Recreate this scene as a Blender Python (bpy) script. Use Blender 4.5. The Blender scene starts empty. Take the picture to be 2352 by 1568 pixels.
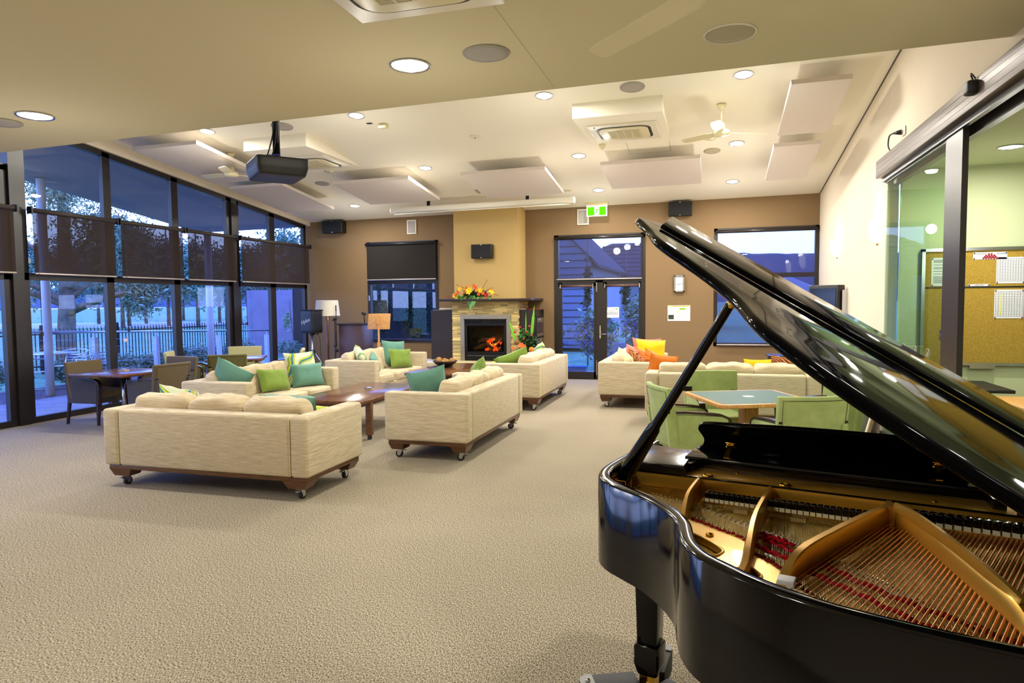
import bpy, bmesh, math, random
import numpy as np
from mathutils import Vector, Matrix, Euler, noise
random.seed(7); rng = np.random.default_rng(7)
PI = math.pi
SC = bpy.context.scene
COL = SC.collection
R = math.radians

# ---------------------------------------------------------------- materials
def lin(c):
    def f(v):
        v = v / 255.0
        return v / 12.92 if v <= 0.04045 else ((v + 0.055) / 1.055) ** 2.4
    return (f(c[0]), f(c[1]), f(c[2]), 1.0)

M = {}
class NT:
    def __init__(s, name):
        s.m = bpy.data.materials.new(name); s.m.use_nodes = True
        s.t = s.m.node_tree; s.n = s.t.nodes; s.l = s.t.links
        s.b = s.n['Principled BSDF']; s.out = s.n['Material Output']
    def add(s, typ, **kw):
        n = s.n.new(typ)
        for k, v in kw.items(): setattr(n, k, v)
        return n
    def link(s, a, b): s.l.new(a, b)
    def coord(s, scale=(1, 1, 1), rot=(0, 0, 0), kind='Object'):
        tc = s.add('ShaderNodeTexCoord'); mp = s.add('ShaderNodeMapping')
        mp.inputs['Scale'].default_value = scale; mp.inputs['Rotation'].default_value = rot
        s.link(tc.outputs[kind], mp.inputs['Vector']); return mp.outputs['Vector']
    def noise(s, vec, scale, detail=3, rough=.5):
        n = s.add('ShaderNodeTexNoise'); n.inputs['Scale'].default_value = scale
        n.inputs['Detail'].default_value = detail; n.inputs['Roughness'].default_value = rough
        s.link(vec, n.inputs['Vector']); return n.outputs['Fac']
    def ramp(s, fac, stops):
        r = s.add('ShaderNodeValToRGB'); e = r.color_ramp.elements
        e[0].position, e[0].color = stops[0][0], lin(stops[0][1])
        e[1].position, e[1].color = stops[-1][0], lin(stops[-1][1])
        for p, c in stops[1:-1]:
            x = e.new(p); x.color = lin(c)
        s.link(fac, r.inputs['Fac']); return r.outputs['Color']
    def bump(s, h, strength=.3, dist=.01):
        b = s.add('ShaderNodeBump'); b.inputs['Strength'].default_value = strength
        b.inputs['Distance'].default_value = dist
        s.link(h, b.inputs['Height']); s.link(b.outputs['Normal'], s.b.inputs['Normal'])

def mat(name, col, rough=.5, metal=0, spec=.5, coat=0, bump=None, emit=None, var=0, island=0):
    t = NT(name); b = t.b
    b.inputs['Base Color'].default_value = lin(col)
    b.inputs['Roughness'].default_value = rough; b.inputs['Metallic'].default_value = metal
    b.inputs['Specular IOR Level'].default_value = spec
    b.inputs['Coat Weight'].default_value = coat
    if coat: b.inputs['Coat Roughness'].default_value = .03
    if var:
        f = t.noise(t.coord(), 3.0)
        t.link(t.ramp(f, [(.3, tuple(c * (1 - var) for c in col)), (.7, tuple(min(255, c * (1 + var)) for c in col))]), b.inputs['Base Color'])
    if island:
        g = t.add('ShaderNodeNewGeometry')
        t.link(t.ramp(g.outputs['Random Per Island'], [(0, tuple(c * (1 - island) for c in col)), (1, tuple(min(255, c * (1 + island)) for c in col))]), b.inputs['Base Color'])
    if bump: t.bump(t.noise(t.coord(), bump[0], 4), bump[1], .004)
    if emit:
        b.inputs['Emission Color'].default_value = lin(emit[0]); b.inputs['Emission Strength'].default_value = emit[1]
    M[name] = t.m
    return t

def wood(name, a, bcol, scale=(1, 1, 14), rough=.35, sc=6):
    t = mat(name, a, rough)
    v = t.coord(scale)
    f = t.noise(v, sc, 6, .6)
    t.link(t.ramp(f, [(.3, a), (.7, bcol)]), t.b.inputs['Base Color'])
    return t

def fabric(name, a, bcol, stretch=(4, 4, 110), rough=.95, sc=1.5):
    t = mat(name, a, rough, spec=.2)
    f = t.noise(t.coord(stretch), sc, 4, .7)
    f2 = t.noise(t.coord((60, 60, 60)), 5, 2)
    mx = t.add('ShaderNodeMix'); mx.inputs['Factor'].default_value = .3
    t.link(f, mx.inputs['A']); t.link(f2, mx.inputs['B'])
    t.link(t.ramp(mx.outputs['Result'], [(.36, a), (.62, bcol)]), t.b.inputs['Base Color'])
    t.b.inputs['Sheen Weight'].default_value = .2
    t.bump(mx.outputs['Result'], .25, .003)
    return t

def glass(name, tint=(255, 255, 255), refl=1.0, ior=1.5):
    t = NT(name); t.n.remove(t.b)
    tr = t.add('ShaderNodeBsdfTransparent'); tr.inputs['Color'].default_value = lin(tint)
    gl = t.add('ShaderNodeBsdfGlossy'); gl.inputs['Roughness'].default_value = .002
    gl.inputs['Color'].default_value = (refl, refl, refl, 1)
    fr = t.add('ShaderNodeFresnel'); ge = t.add('ShaderNodeNewGeometry'); mi = t.add('ShaderNodeMapRange')
    mi.inputs['To Min'].default_value = ior; mi.inputs['To Max'].default_value = 1 / ior
    t.link(ge.outputs['Backfacing'], mi.inputs['Value']); t.link(mi.outputs['Result'], fr.inputs['IOR'])
    mx = t.add('ShaderNodeMixShader')
    t.link(fr.outputs['Fac'], mx.inputs['Fac']); t.link(tr.outputs[0], mx.inputs[1]); t.link(gl.outputs[0], mx.inputs[2])
    t.link(mx.outputs[0], t.out.inputs['Surface']); M[name] = t.m

def screen_mesh(name, col, openness):
    t = NT(name); t.n.remove(t.b)
    tr = t.add('ShaderNodeBsdfTransparent')
    d = t.add('ShaderNodeBsdfDiffuse'); d.inputs['Color'].default_value = lin(col)
    mx = t.add('ShaderNodeMixShader'); mx.inputs['Fac'].default_value = 1 - openness
    t.link(tr.outputs[0], mx.inputs[1]); t.link(d.outputs[0], mx.inputs[2])
    t.link(mx.outputs[0], t.out.inputs['Surface']); M[name] = t.m

def emis(name, col, strength):
    t = NT(name); t.n.remove(t.b)
    e = t.add('ShaderNodeEmission'); e.inputs['Color'].default_value = lin(col); e.inputs['Strength'].default_value = strength
    t.link(e.outputs[0], t.out.inputs['Surface']); M[name] = t.m

# carpet
t = mat('carpet', (150, 132, 104), 1.0, spec=.1)
v = t.coord((1, 1, 1)); f = t.noise(t.coord((120, 62, 60), (0, 0, R(16))), 1.4, 3, .75); f2 = t.noise(v, .8, 2)
mx = t.add('ShaderNodeMix'); mx.inputs['Factor'].default_value = .05
t.link(f, mx.inputs['A']); t.link(f2, mx.inputs['B'])
t.link(t.ramp(mx.outputs['Result'], [(.36, (62, 54, 44)), (.46, (120, 109, 92)), (.53, (168, 157, 136)), (.66, (206, 196, 176))]), t.b.inputs['Base Color'])
t.bump(f, .25, .006)

mat('ceiling_paint', (240, 234, 216), .9, spec=.2)
mat('soffit_paint', (212, 202, 168), .9, spec=.2)
mat('panel_face', (214, 204, 196), .95, spec=.1)
mat('brown_paint', (112, 92, 74), .8, spec=.2)
mat('tan_paint', (132, 108, 78), .8, spec=.2)
mat('mustard_paint', (194, 165, 106), .8, spec=.2)
mat('cream_paint', (222, 210, 188), .85, spec=.2)
mat('green_paint', (196, 204, 164), .85, spec=.2)
mat('dark_frame', (34, 28, 26), .35, spec=.5)
mat('bronze_metal', (84, 70, 62), .38, .35)
mat('black_plastic', (18, 18, 20), .45)
mat('black_grille', (14, 14, 16), .75)
mat('black_metal', (22, 22, 24), .35, .5)
mat('white_plastic', (232, 226, 208), .35)
mat('cream_plastic', (226, 216, 176), .3)
mat('grey_grille', (165, 160, 152), .8)
mat('warm_grille', (176, 168, 140), .8)
mat('chrome', (210, 210, 212), .15, 1)
mat('aluminium', (200, 202, 208), .25, 1)
mat('brushed_steel', (170, 160, 140), .35, .9)
mat('rubber', (16, 16, 18), .6)
mat('caster_grey', (120, 120, 120), .4)
t = mat('piano_black', (7, 6, 8), .10); t.b.inputs['IOR'].default_value = 1.38
t = mat('lid_lacquer', (5, 5, 7), .05); t.b.inputs['IOR'].default_value = 1.12
mat('piano_satin', (22, 18, 18), .22, spec=.5, coat=.2)
t = mat('plate_gold', (206, 158, 58), .3, .7, coat=.25); t.bump(t.noise(t.coord(), 220, 2), .05, .001)
mat('brass', (226, 180, 70), .14, 1)
mat('copper', (222, 146, 84), .35, .9)
mat('steel_wire', (180, 168, 130), .3, 1)
wood('soundboard', (228, 188, 84), (244, 214, 122), (30, 1.2, 1), .25, 3)
mat('red_felt', (168, 12, 30), 1, spec=.1)
mat('white_felt', (226, 214, 180), 1, spec=.1)
wood('maple', (196, 166, 104), (222, 194, 132), (4, 4, 4), .45)
fabric('sofa_fabric', (168, 149, 114), (216, 203, 174))
fabric('sofa_cushion', (178, 159, 124), (219, 203, 172), (4, 4, 70))
wood('walnut', (70, 44, 26), (112, 74, 44), (2, 12, 12), .3)
wood('table_walnut', (72, 42, 24), (124, 80, 50), (9, .8, 9), .2, 5)
wood('dark_wood', (38, 22, 18), (62, 38, 30), (1, 10, 10), .25)
wood('lectern_wood', (70, 48, 46), (92, 66, 62), (14, 14, 1), .4)
wood('oak', (186, 128, 66), (222, 168, 100), (10, 10, 1.2), .4)
wood('espresso', (34, 24, 20), (46, 34, 28), (8, 8, 1), .35)
fabric('brown_weave', (86, 72, 50), (104, 88, 62), (80, 80, 80), .8, 2)
fabric('grey_weave', (58, 54, 52), (74, 68, 64), (80, 80, 80), .8, 2)
fabric('olive_weave', (92, 88, 48), (112, 106, 60), (60, 60, 60), .8, 2)
fabric('cream_weave', (176, 170, 116), (196, 190, 136), (60, 60, 60), .8, 2)
fabric('green_velvet', (142, 158, 92), (170, 184, 116), (5, 5, 5), .85, 1.2)
fabric('teal_linen', (78, 126, 112), (112, 158, 142), (90, 90, 90), .9, 2)
fabric('green_chenille', (96, 126, 44), (136, 160, 72), (50, 50, 50), .95, 2)
fabric('lime_silk', (168, 180, 20), (196, 206, 50), (30, 30, 30), .6, 2)
fabric('yellow_silk', (240, 186, 10), (250, 206, 20), (40, 40, 40), .6, 2)
fabric('orange_silk', (206, 104, 24), (226, 128, 36), (40, 40, 40), .5, 2)
fabric('coral_cloth', (196, 104, 84), (212, 126, 104), (40, 40, 40), .8, 2)
fabric('beige_cloth', (206, 190, 136), (226, 212, 164), (40, 40, 40), .8, 2)
def swirl(name, cols, sc=3.2):
    t = mat(name, cols[0], .9, spec=.2)
    w = t.add('ShaderNodeTexWave'); w.wave_type = 'RINGS'; w.rings_direction = 'SPHERICAL'
    w.inputs['Scale'].default_value = sc; w.inputs['Distortion'].default_value = 9.5; w.inputs['Detail'].default_value = 1.0
    w.inputs['Detail Scale'].default_value = .8
    cv = t.coord((1, 1, 1)); cv.node.inputs['Location'].default_value = (.31, .1, .22); t.link(cv, w.inputs['Vector'])
    r = t.ramp(w.outputs['Fac'], [(0, cols[0]), (.52, cols[0]), (.54, cols[1]), (.70, cols[1]), (.72, cols[2]), (.86, cols[2]), (.88, cols[3]), (1, cols[3])])
    r.node.color_ramp.interpolation = 'CONSTANT'
    t.link(r, t.b.inputs['Base Color'])
swirl('swirl_print', [(206, 212, 176), (140, 158, 60), (214, 214, 48), (74, 128, 140)], 2.4)
swirl('spice_print', [(120, 34, 24), (204, 130, 40), (80, 24, 30), (206, 180, 120)], 14)
mat('stone', (206, 184, 124), .85, bump=(60, .6), island=.2)
mat('hearth_stone', (206, 192, 150), .4, var=.06)
mat('table_green', (52, 92, 82), .6)
mat('lamp_linen', (226, 220, 206), .9, emit=((226, 220, 206), .02))
mat('blind_tube', (58, 50, 48), .6)
mat('blind_hem', (190, 180, 176), .35, .5)
screen_mesh('blind_weave', (66, 56, 54), .26)
screen_mesh('blind_black', (48, 45, 43), .0)
screen_mesh('blind_sheer', (70, 66, 74), .62)
glass('window_glass', (238, 244, 250), 1.0, 1.6)
glass('green_glass', (200, 232, 208), .7, 1.3)
glass('fire_glass', (200, 190, 180), .5, 1.3)
emis('lamp_disc', (255, 250, 236), 26)
emis('sconce_glow', (255, 244, 214), 9)
mat('fire_back', (26, 20, 16), .9)
mat('log_ceramic', (150, 124, 92), .95, bump=(40, .8))
emis('flame', (255, 84, 22), 3.2)
emis('flame_core', (255, 200, 110), 5)
emis('exit_green', (96, 214, 20), 1.6)
emis('exit_white', (252, 255, 236), 3.2)
t = mat('cork', (180, 142, 52), .95, bump=(150, .4))
f = t.noise(t.coord(), 130, 4, .8)
t.link(t.ramp(f, [(.35, (136, 108, 30)), (.6, (184, 152, 60))]), t.b.inputs['Base Color'])
mat('paper', (228, 230, 236), .8)
mat('ink', (60, 62, 80), .8); mat('ink_yellow', (226, 220, 60), .8); mat('ink_blue', (30, 60, 170), .8)
mat('ink_green', (130, 190, 30), .8); mat('ink_yellow_bright', (250, 220, 20), .8); mat('ink_red', (150, 20, 40), .7)
mat('screen_dark', (24, 30, 44), .12)
mat('leaf_green', (70, 120, 50), .5, island=.4); mat('leaf_lime', (120, 190, 40), .45)
mat('petal_yellow', (240, 200, 20), .6); mat('petal_orange', (220, 96, 40), .6, island=.25); mat('petal_red', (190, 20, 24), .6)
mat('banksia', (206, 130, 40), .9, bump=(90, .8)); mat('berry', (176, 50, 30), .4)
mat('dry_pod', (150, 110, 60), .9, bump=(60, 1.0), var=.25)
mat('bowl_dark', (34, 24, 22), .3)
mat('photo_dark', (60, 66, 40), .6, var=.4); mat('mat_board', (226, 220, 200), .8); wood('frame_wood', (150, 124, 96), (176, 150, 120), (3, 3, 8))
# outdoors
def leafy(name, a, b, rough=.7):
    t = mat(name, a, rough, spec=.2)
    g = t.add('ShaderNodeNewGeometry')
    t.link(t.ramp(g.outputs['Random Per Island'], [(0, a), (1, b)]), t.b.inputs['Base Color'])
leafy('gum_leaves', (66, 92, 70), (150, 172, 136)); leafy('pine_needles', (70, 104, 92), (140, 172, 146))
leafy('hedge_leaves', (90, 116, 94), (170, 188, 156)); leafy('garden_leaves', (96, 136, 90), (190, 214, 170))
leafy('lavender', (110, 90, 190), (150, 130, 225)); leafy('dark_leaves', (24, 44, 24), (60, 90, 50))
mat('bark', (112, 96, 80), .9, var=.3); mat('lawn', (110, 150, 100), .95, var=.15); mat('gravel_path', (200, 196, 190), .95, var=.08)
wood('deck_wood', (84, 62, 62), (108, 84, 80), (1, 14, 1), .6)
mat('concrete', (158, 158, 162), .8, var=.07); mat('post_white', (206, 210, 220), .5)
mat('fence_black', (20, 22, 26), .5, .3); mat('render_wall', (150, 138, 150), .9, var=.05)
mat('soffit_outside', (150, 148, 150), .8)
mat('siding', (120, 124, 136), .7); mat('roof_tile', (78, 70, 76), .8); mat('hill', (58, 74, 92), 1, var=.1)
mat('tub_blue', (80, 110, 150), .5)

# ---------------------------------------------------------------- mesh builder
class MB:
    def __init__(s): s.v = []; s.f = []; s.sm = []
    def add(s, vs, fs, smooth=False):
        o = len(s.v); s.v += [tuple(p) for p in vs]
        for f in fs: s.f.append(tuple(i + o for i in f)); s.sm.append(smooth)
        return s
    def box(s, x0, y0, z0, x1, y1, z1, mtx=None):
        vs = [(x0, y0, z0), (x1, y0, z0), (x1, y1, z0), (x0, y1, z0), (x0, y0, z1), (x1, y0, z1), (x1, y1, z1), (x0, y1, z1)]
        if mtx is not None: vs = [mtx @ Vector(p) for p in vs]
        return s.add(vs, [(0, 3, 2, 1), (4, 5, 6, 7), (0, 1, 5, 4), (1, 2, 6, 5), (2, 3, 7, 6), (3, 0, 4, 7)])
    def hexa(s, b, t):  # bottom 4 and top 4 points, ccw seen from above
        return s.add(list(b) + list(t), [(0, 3, 2, 1), (4, 5, 6, 7), (0, 1, 5, 4), (1, 2, 6, 5), (2, 3, 7, 6), (3, 0, 4, 7)])
    def prism(s, poly, z0, z1, fn=None):
        n = len(poly)
        fn = fn or (lambda x, y, z: (x, y, z))
        vs = [fn(x, y, z0) for x, y in poly] + [fn(x, y, z1) for x, y in poly]
        fs = [tuple(range(n))[::-1], tuple(range(n, 2 * n))] + [(i, (i + 1) % n, n + (i + 1) % n, n + i) for i in range(n)]
        return s.add(vs, fs)
    def tube(s, pts, r, n=8, cap=True):
        pts = [Vector(p) for p in pts]; rs = r if isinstance(r, (list, tuple)) else [r] * len(pts)
        vs = []; up = None
        for i, p in enumerate(pts):
            d = (pts[min(i + 1, len(pts) - 1)] - pts[max(i - 1, 0)]).normalized()
            if up is None:
                a = Vector((0, 0, 1)) if abs(d.z) < .9 else Vector((1, 0, 0))
                up = (a - d * a.dot(d)).normalized()
            else:
                up = (up - d * up.dot(d)).normalized()
            w = d.cross(up)
            for k in range(n):
                a = 2 * PI * k / n
                vs.append(p + (up * math.cos(a) + w * math.sin(a)) * rs[i])
        fs = []
        for i in range(len(pts) - 1):
            for k in range(n):
                a = i * n + k; b = i * n + (k + 1) % n
                fs.append((a, b, b + n, a + n))
        s.add(vs, fs, True)
        if cap:
            o = len(s.v) - len(vs)
            s.f.append(tuple(o + k for k in range(n))[::-1]); s.sm.append(False)
            s.f.append(tuple(o + len(vs) - n + k for k in range(n))); s.sm.append(False)
        return s
    def lathe(s, prof, c=(0, 0, 0), n=24, mtx=None):
        vs = []
        for r, z in prof:
            for k in range(n):
                a = 2 * PI * k / n
                p = Vector((r * math.cos(a), r * math.sin(a), z))
                if mtx is not None: p = mtx @ p
                vs.append(p + Vector(c))
        fs = []
        for i in range(len(prof) - 1):
            for k in range(n):
                a = i * n + k; b = i * n + (k + 1) % n
                fs.append((a, b, b + n, a + n))
        s.add(vs, fs, True); o = len(s.v) - len(vs)
        if prof[0][0] > 1e-4: s.f.append(tuple(o + k for k in range(n))[::-1]); s.sm.append(False)
        if prof[-1][0] > 1e-4: s.f.append(tuple(o + len(vs) - n + k for k in range(n))); s.sm.append(False)
        return s
    def ball(s, c, r, n=10, m=7):
        rr = r if isinstance(r, (tuple, list)) else (r, r, r)
        vs = []
        for i in range(m + 1):
            th = PI * i / m
            for k in range(n):
                a = 2 * PI * k / n
                vs.append((c[0] + rr[0] * math.sin(th) * math.cos(a), c[1] + rr[1] * math.sin(th) * math.sin(a), c[2] + rr[2] * math.cos(th)))
        fs = [(i * n + k, (i + 1) * n + k, (i + 1) * n + (k + 1) % n, i * n + (k + 1) % n) for i in range(m) for k in range(n)]
        return s.add(vs, fs, True)
    def build(s, name, m, parent=None, bevel=0, seg=2, world=False, weld=False, auto=True):
        me = bpy.data.meshes.new(name)
        vs = s.v
        if world and parent is not None:
            inv = world_m(parent).inverted(); vs = [tuple(inv @ Vector(p)) for p in vs]
        me.from_pydata([tuple(p) for p in vs], [], s.f)
        me.polygons.foreach_set('use_smooth', s.sm)
        me.materials.append(M[m]); me.update()
        if weld or bevel:
            bm = bmesh.new(); bm.from_mesh(me)
            bmesh.ops.remove_doubles(bm, verts=bm.verts, dist=1e-5)
            bmesh.ops.recalc_face_normals(bm, faces=bm.faces)
            if bevel:
                es = [e for e in bm.edges if len(e.link_faces) == 2 and e.calc_face_angle(0) > .5]
                bmesh.ops.bevel(bm, geom=es, offset=bevel, segments=seg, profile=.5, affect='EDGES', clamp_overlap=True)
                if seg > 1:
                    for f in bm.faces: f.smooth = True
            bm.to_mesh(me); bm.free()
        o = bpy.data.objects.new(name, me); COL.objects.link(o)
        if parent is not None: o.parent = parent
        if bevel and seg > 1:
            try: me.set_sharp_from_angle(angle=R(50))
            except Exception: pass
        return o

WM = {}
def world_m(o):
    if o.name in WM: return WM[o.name]
    return world_m(o.parent) if o.parent else Matrix.Identity(4)

def thing(name, label, cat, loc=(0, 0, 0), rz=0, group=None):
    o = bpy.data.objects.new(name, None); COL.objects.link(o)
    o.empty_display_size = .1
    o.location = loc; o.rotation_euler = (0, 0, rz)
    o['label'] = label; o['category'] = cat
    if group: o['group'] = group
    WM[o.name] = Matrix.Translation(loc) @ Matrix.Rotation(rz, 4, 'Z')
    return o
def tag(o, label, cat, group=None, kind=None):
    o['label'] = label; o['category'] = cat
    if group: o['group'] = group
    if kind: o['kind'] = kind
    return o
def struct(o, label=None):
    o['kind'] = 'structure'
    if label: o['label'] = label
    return o
def dup(root, label=None, loc=None, rz=None, group=None, scale=None):
    r = root.copy(); COL.objects.link(r)
    if loc is not None: r.location = loc
    if rz is not None: r.rotation_euler = (0, 0, rz)
    if label: r['label'] = label
    if group: r['group'] = group
    if scale: r.scale = scale
    WM[r.name] = Matrix.Translation(r.location) @ r.rotation_euler.to_matrix().to_4x4()
    for ch in list(root.children):
        c = ch.copy(); COL.objects.link(c); c.parent = r
        for g in list(ch.children):
            d = g.copy(); COL.objects.link(d); d.parent = c
    return r
def B(*a, **k): return MB().box(*a, **k)
def smooth_path(pts, k=6, closed=False):
    P = [Vector(p) for p in pts]; n = len(P); out = []
    rng_ = range(n if closed else n - 1)
    for i in rng_:
        p0 = P[(i - 1) % n] if closed or i > 0 else P[0]; p1 = P[i]; p2 = P[(i + 1) % n]
        p3 = P[(i + 2) % n] if closed or i + 2 < n else P[-1]
        for j in range(k):
            t = j / k
            out.append(.5 * ((2 * p1) + (-p0 + p2) * t + (2 * p0 - 5 * p1 + 4 * p2 - p3) * t * t + (-p0 + 3 * p1 - 3 * p2 + p3) * t ** 3))
    if not closed: out.append(P[-1])
    return out
def softbox(w, d, h, p=5.0, n=9, puff=0.0, wob=0.0, seed=0):
    """rounded, slightly stuffed box centred on the origin"""
    mb = MB(); vs = []; idx = {}
    fs = []
    def vid(a, b, c):
        key = (round(a, 5), round(b, 5), round(c, 5))
        if key not in idx:
            m = max(abs(a), abs(b), abs(c)); q = (abs(a) ** p + abs(b) ** p + abs(c) ** p) ** (1 / p)
            s = m / q
            x, y, z = a * s, b * s, c * s
            x *= 1 + puff * .35 * (1 - b * b) * (1 - c * c)
            y *= 1 + puff * .35 * (1 - a * a) * (1 - c * c)
            z *= 1 + puff * (1 - a * a) * (1 - b * b)
            v = Vector((x * w / 2, y * d / 2, z * h / 2))
            if wob:
                v += Vector(noise.noise_vector(v * 7 + Vector((seed, seed * .7, 3)))) * wob
            idx[key] = len(vs); vs.append(v)
        return idx[key]
    g = [math.sin((-1 + 2 * i / n) * PI / 2 * .92) / math.sin(PI / 2 * .92) for i in range(n + 1)]
    for i in range(n):
        for j in range(n):
            a0, a1, b0, b1 = g[i], g[i + 1], g[j], g[j + 1]
            fs.append((vid(a0, b0, 1), vid(a1, b0, 1), vid(a1, b1, 1), vid(a0, b1, 1)))
            fs.append((vid(a0, b1, -1), vid(a1, b1, -1), vid(a1, b0, -1), vid(a0, b0, -1)))
            fs.append((vid(1, a0, b0), vid(1, a1, b0), vid(1, a1, b1), vid(1, a0, b1)))
            fs.append((vid(-1, a0, b1), vid(-1, a1, b1), vid(-1, a1, b0), vid(-1, a0, b0)))
            fs.append((vid(a0, -1, b0), vid(a1, -1, b0), vid(a1, -1, b1), vid(a0, -1, b1)))
            fs.append((vid(a0, 1, b1), vid(a1, 1, b1), vid(a1, 1, b0), vid(a0, 1, b0)))
    return vs, fs
def pillow_mesh(w, h, t, seed=0, n=14):
    """knife-edge pillow standing in the x-z plane, centred"""
    vs = []; fs = []
    for side in (1, -1):
        for j in range(n + 1):
            for i in range(n + 1):
                u = -1 + 2 * i / n; v = -1 + 2 * j / n
                x = u * w / 2 * (1 - .09 * (1 - v * v)); z = v * h / 2 * (1 - .09 * (1 - u * u))
                th = t / 2 * 1.12 * ((1 - u ** 4) * (1 - v ** 4)) ** .5
                y = side * th
                q = Vector((x, y, z))
                if abs(u) < .99 and abs(v) < .99:
                    q.y += (noise.noise(q * 9 + Vector((seed * 3.1, 0, seed))) * .014 + noise.noise(Vector((u * 5, v * 5, seed))) * .006) * side
                q.y += noise.noise(Vector((x * 3, seed, z * 3))) * .02
                vs.append(q)
    m = (n + 1) ** 2
    for j in range(n):
        for i in range(n):
            a = j * (n + 1) + i
            fs.append((a, a + 1, a + n + 2, a + n + 1)); fs.append((m + a + n + 1, m + a + n + 2, m + a + 1, m + a))
    return vs, fs
def text_mesh(txt, size, name, m, parent, mtx, depth=.001, align='CENTER', shear=0):
    cu = bpy.data.curves.new(name, 'FONT'); cu.body = txt; cu.size = size; cu.extrude = depth
    cu.align_x = align; cu.align_y = 'CENTER'; cu.shear = shear
    o = bpy.data.objects.new(name + '_tmp', cu); COL.objects.link(o)
    dg = bpy.context.evaluated_depsgraph_get(); me = bpy.data.meshes.new_from_object(o.evaluated_get(dg))
    bpy.data.objects.remove(o); bpy.data.curves.remove(cu)
    me.transform(mtx); me.materials.clear(); me.materials.append(M[m]); me.name = name
    q = bpy.data.objects.new(name, me); COL.objects.link(q); q.parent = parent
    return q
def leaves(c, rad, n, size, aspect=2.2, droop=0, shell=.6, seed=0, flat=False):
    g = np.random.default_rng(seed)
    d = g.normal(size=(n, 3)); d /= np.linalg.norm(d, axis=1)[:, None]
    rr = (shell + (1 - shell) * g.random(n)) * (g.random(n) ** .25)
    p = d * rr[:, None] * np.array(rad) + np.array(c)
    # clumping
    k = max(3, n // 60); cc = p[g.integers(0, n, k)]
    p = p * .55 + cc[g.integers(0, k, n)] * .45 + g.normal(size=(n, 3)) * np.array(rad) * .06
    a = g.normal(size=(n, 3)); a[:, 2] = a[:, 2] * .6 - droop; a /= np.linalg.norm(a, axis=1)[:, None]
    b = np.cross(a, g.normal(size=(n, 3))); b /= np.linalg.norm(b, axis=1)[:, None]
    s = size * (.6 + .8 * g.random(n))[:, None]
    q = np.stack([p - b * s / aspect / 2, p + a * s * .5 - b * 0, p + b * s / aspect / 2, p - a * s * .5], 1).reshape(-1, 3)
    mb = MB(); mb.v = [tuple(x) for x in q.tolist()]; mb.f = [(4 * i, 4 * i + 1, 4 * i + 2, 4 * i + 3) for i in range(n)]; mb.sm = [False] * n
    return mb
DL_FAR, DL_NEAR, DL_ROOM, SCONCE, SKY, EXPO = 62, 44, 42, 5.5, 10, -0.05
LID_A, FLAP_V, FLAP_H = 31.4, .36, .022
# ---------------------------------------------------------------- room shell
XL, XR, YB, YN = -9.24, 1.975, 14.37, -3.5
YS = 5.6
def cz(x, y): return 3.676 + .0095 * x + .1205 * (YB - y)
def sz(x): return 3.40 + .0157 * (x + 1.62)
def ftop(y): return 3.50 + .105 * (14.2 - y)
ceil_n = Vector((-.0095, .1205, 1)).normalized()

struct(B(XL - .1, YN, -.12, XR + .12, YB + .1, 0).build('floor', 'carpet'))
mb = MB()
b = [(XL - .05, YS, cz(XL, YS)), (XR + .05, YS, cz(XR, YS)), (XR + .05, YB + .1, cz(XR, YB + .1)), (XL - .05, YB + .1, cz(XL, YB + .1))]
mb.hexa(b, [(x, y, z + .12) for x, y, z in b]); struct(mb.build('ceiling', 'ceiling_paint'))
mb = MB()
b = [(XL - .05, YN, sz(XL)), (XR + .05, YN, sz(XR)), (XR + .05, YS, sz(XR)), (XL - .05, YS, sz(XL))]
mb.hexa(b, [(x, y, z + .12) for x, y, z in b])
struct(mb.build('ceiling_near', 'soffit_paint')).name = 'ceiling.001'
mb = MB()
b = [(XL - .05, YS - .08, sz(XL) + .12), (XR + .05, YS - .08, sz(XR) + .12), (XR + .05, YS, sz(XR) + .12), (XL - .05, YS, sz(XL) + .12)]
mb.hexa(b, [(x, y, 4.85) for x, y, z in b]); struct(mb.build('trim_1', 'soffit_paint'))
# back wall with its openings
def wall_piece(x0, z0, x1, z1, mb, top=False):
    if top:
        mb.hexa([(x0, YB, z0), (x1, YB, z0), (x1, YB + .12, z0), (x0, YB + .12, z0)], [(x0, YB, cz(x0, YB)), (x1, YB, cz(x1, YB)), (x1, YB + .12, cz(x1, YB)), (x0, YB + .12, cz(x0, YB))])
    else: mb.box(x0, YB, z0, x1, YB + .12, z1)
mb = MB()
xs = [(XL - .1, -7.7, None), (-7.7, -5.93, (.76, 3.07)), (-5.93, -3.25, None), (-3.25, -1.33, (0, 3.07)), (-1.33, .03, None), (.03, 1.97, (.74, 3.09)), (1.97, XR + .12, None)]
for x0, x1, h in xs:
    if h is None: wall_piece(x0, 0, x1, 0, mb, True)
    else:
        if h[0] > 0: wall_piece(x0, 0, x1, h[0], mb)
        wall_piece(x0, h[1], x1, 0, mb, True)
struct(mb.build('wall_back', 'tan_paint', weld=True))
# right wall
mb = MB(); H0 = 3.1
mb.hexa([(XR, 9.04, 0), (XR + .12, 9.04, 0), (XR + .12, YB, 0), (XR, YB, 0)], [(XR, 9.04, cz(XR, 9.04)), (XR + .12, 9.04, cz(XR, 9.04)), (XR + .12, YB, cz(XR, YB)), (XR, YB, cz(XR, YB))])
mb.hexa([(XR, YS, H0), (XR + .12, YS, H0), (XR + .12, 9.04, H0), (XR, 9.04, H0)], [(XR, YS, cz(XR, YS)), (XR + .12, YS, cz(XR, YS)), (XR + .12, 9.04, cz(XR, 9.04)), (XR, 9.04, cz(XR, 9.04))])
mb.box(XR, 3.0, H0, XR + .12, YS, 3.46); mb.box(XR, YN, 0, XR + .12, 3.0, 3.46)
struct(mb.build('wall_right', 'cream_paint', weld=True))
struct(B(XL - .1, YN - .1, 0, XR + .12, YN, 3.5).build('wall_near', 'cream_paint'))
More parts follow.
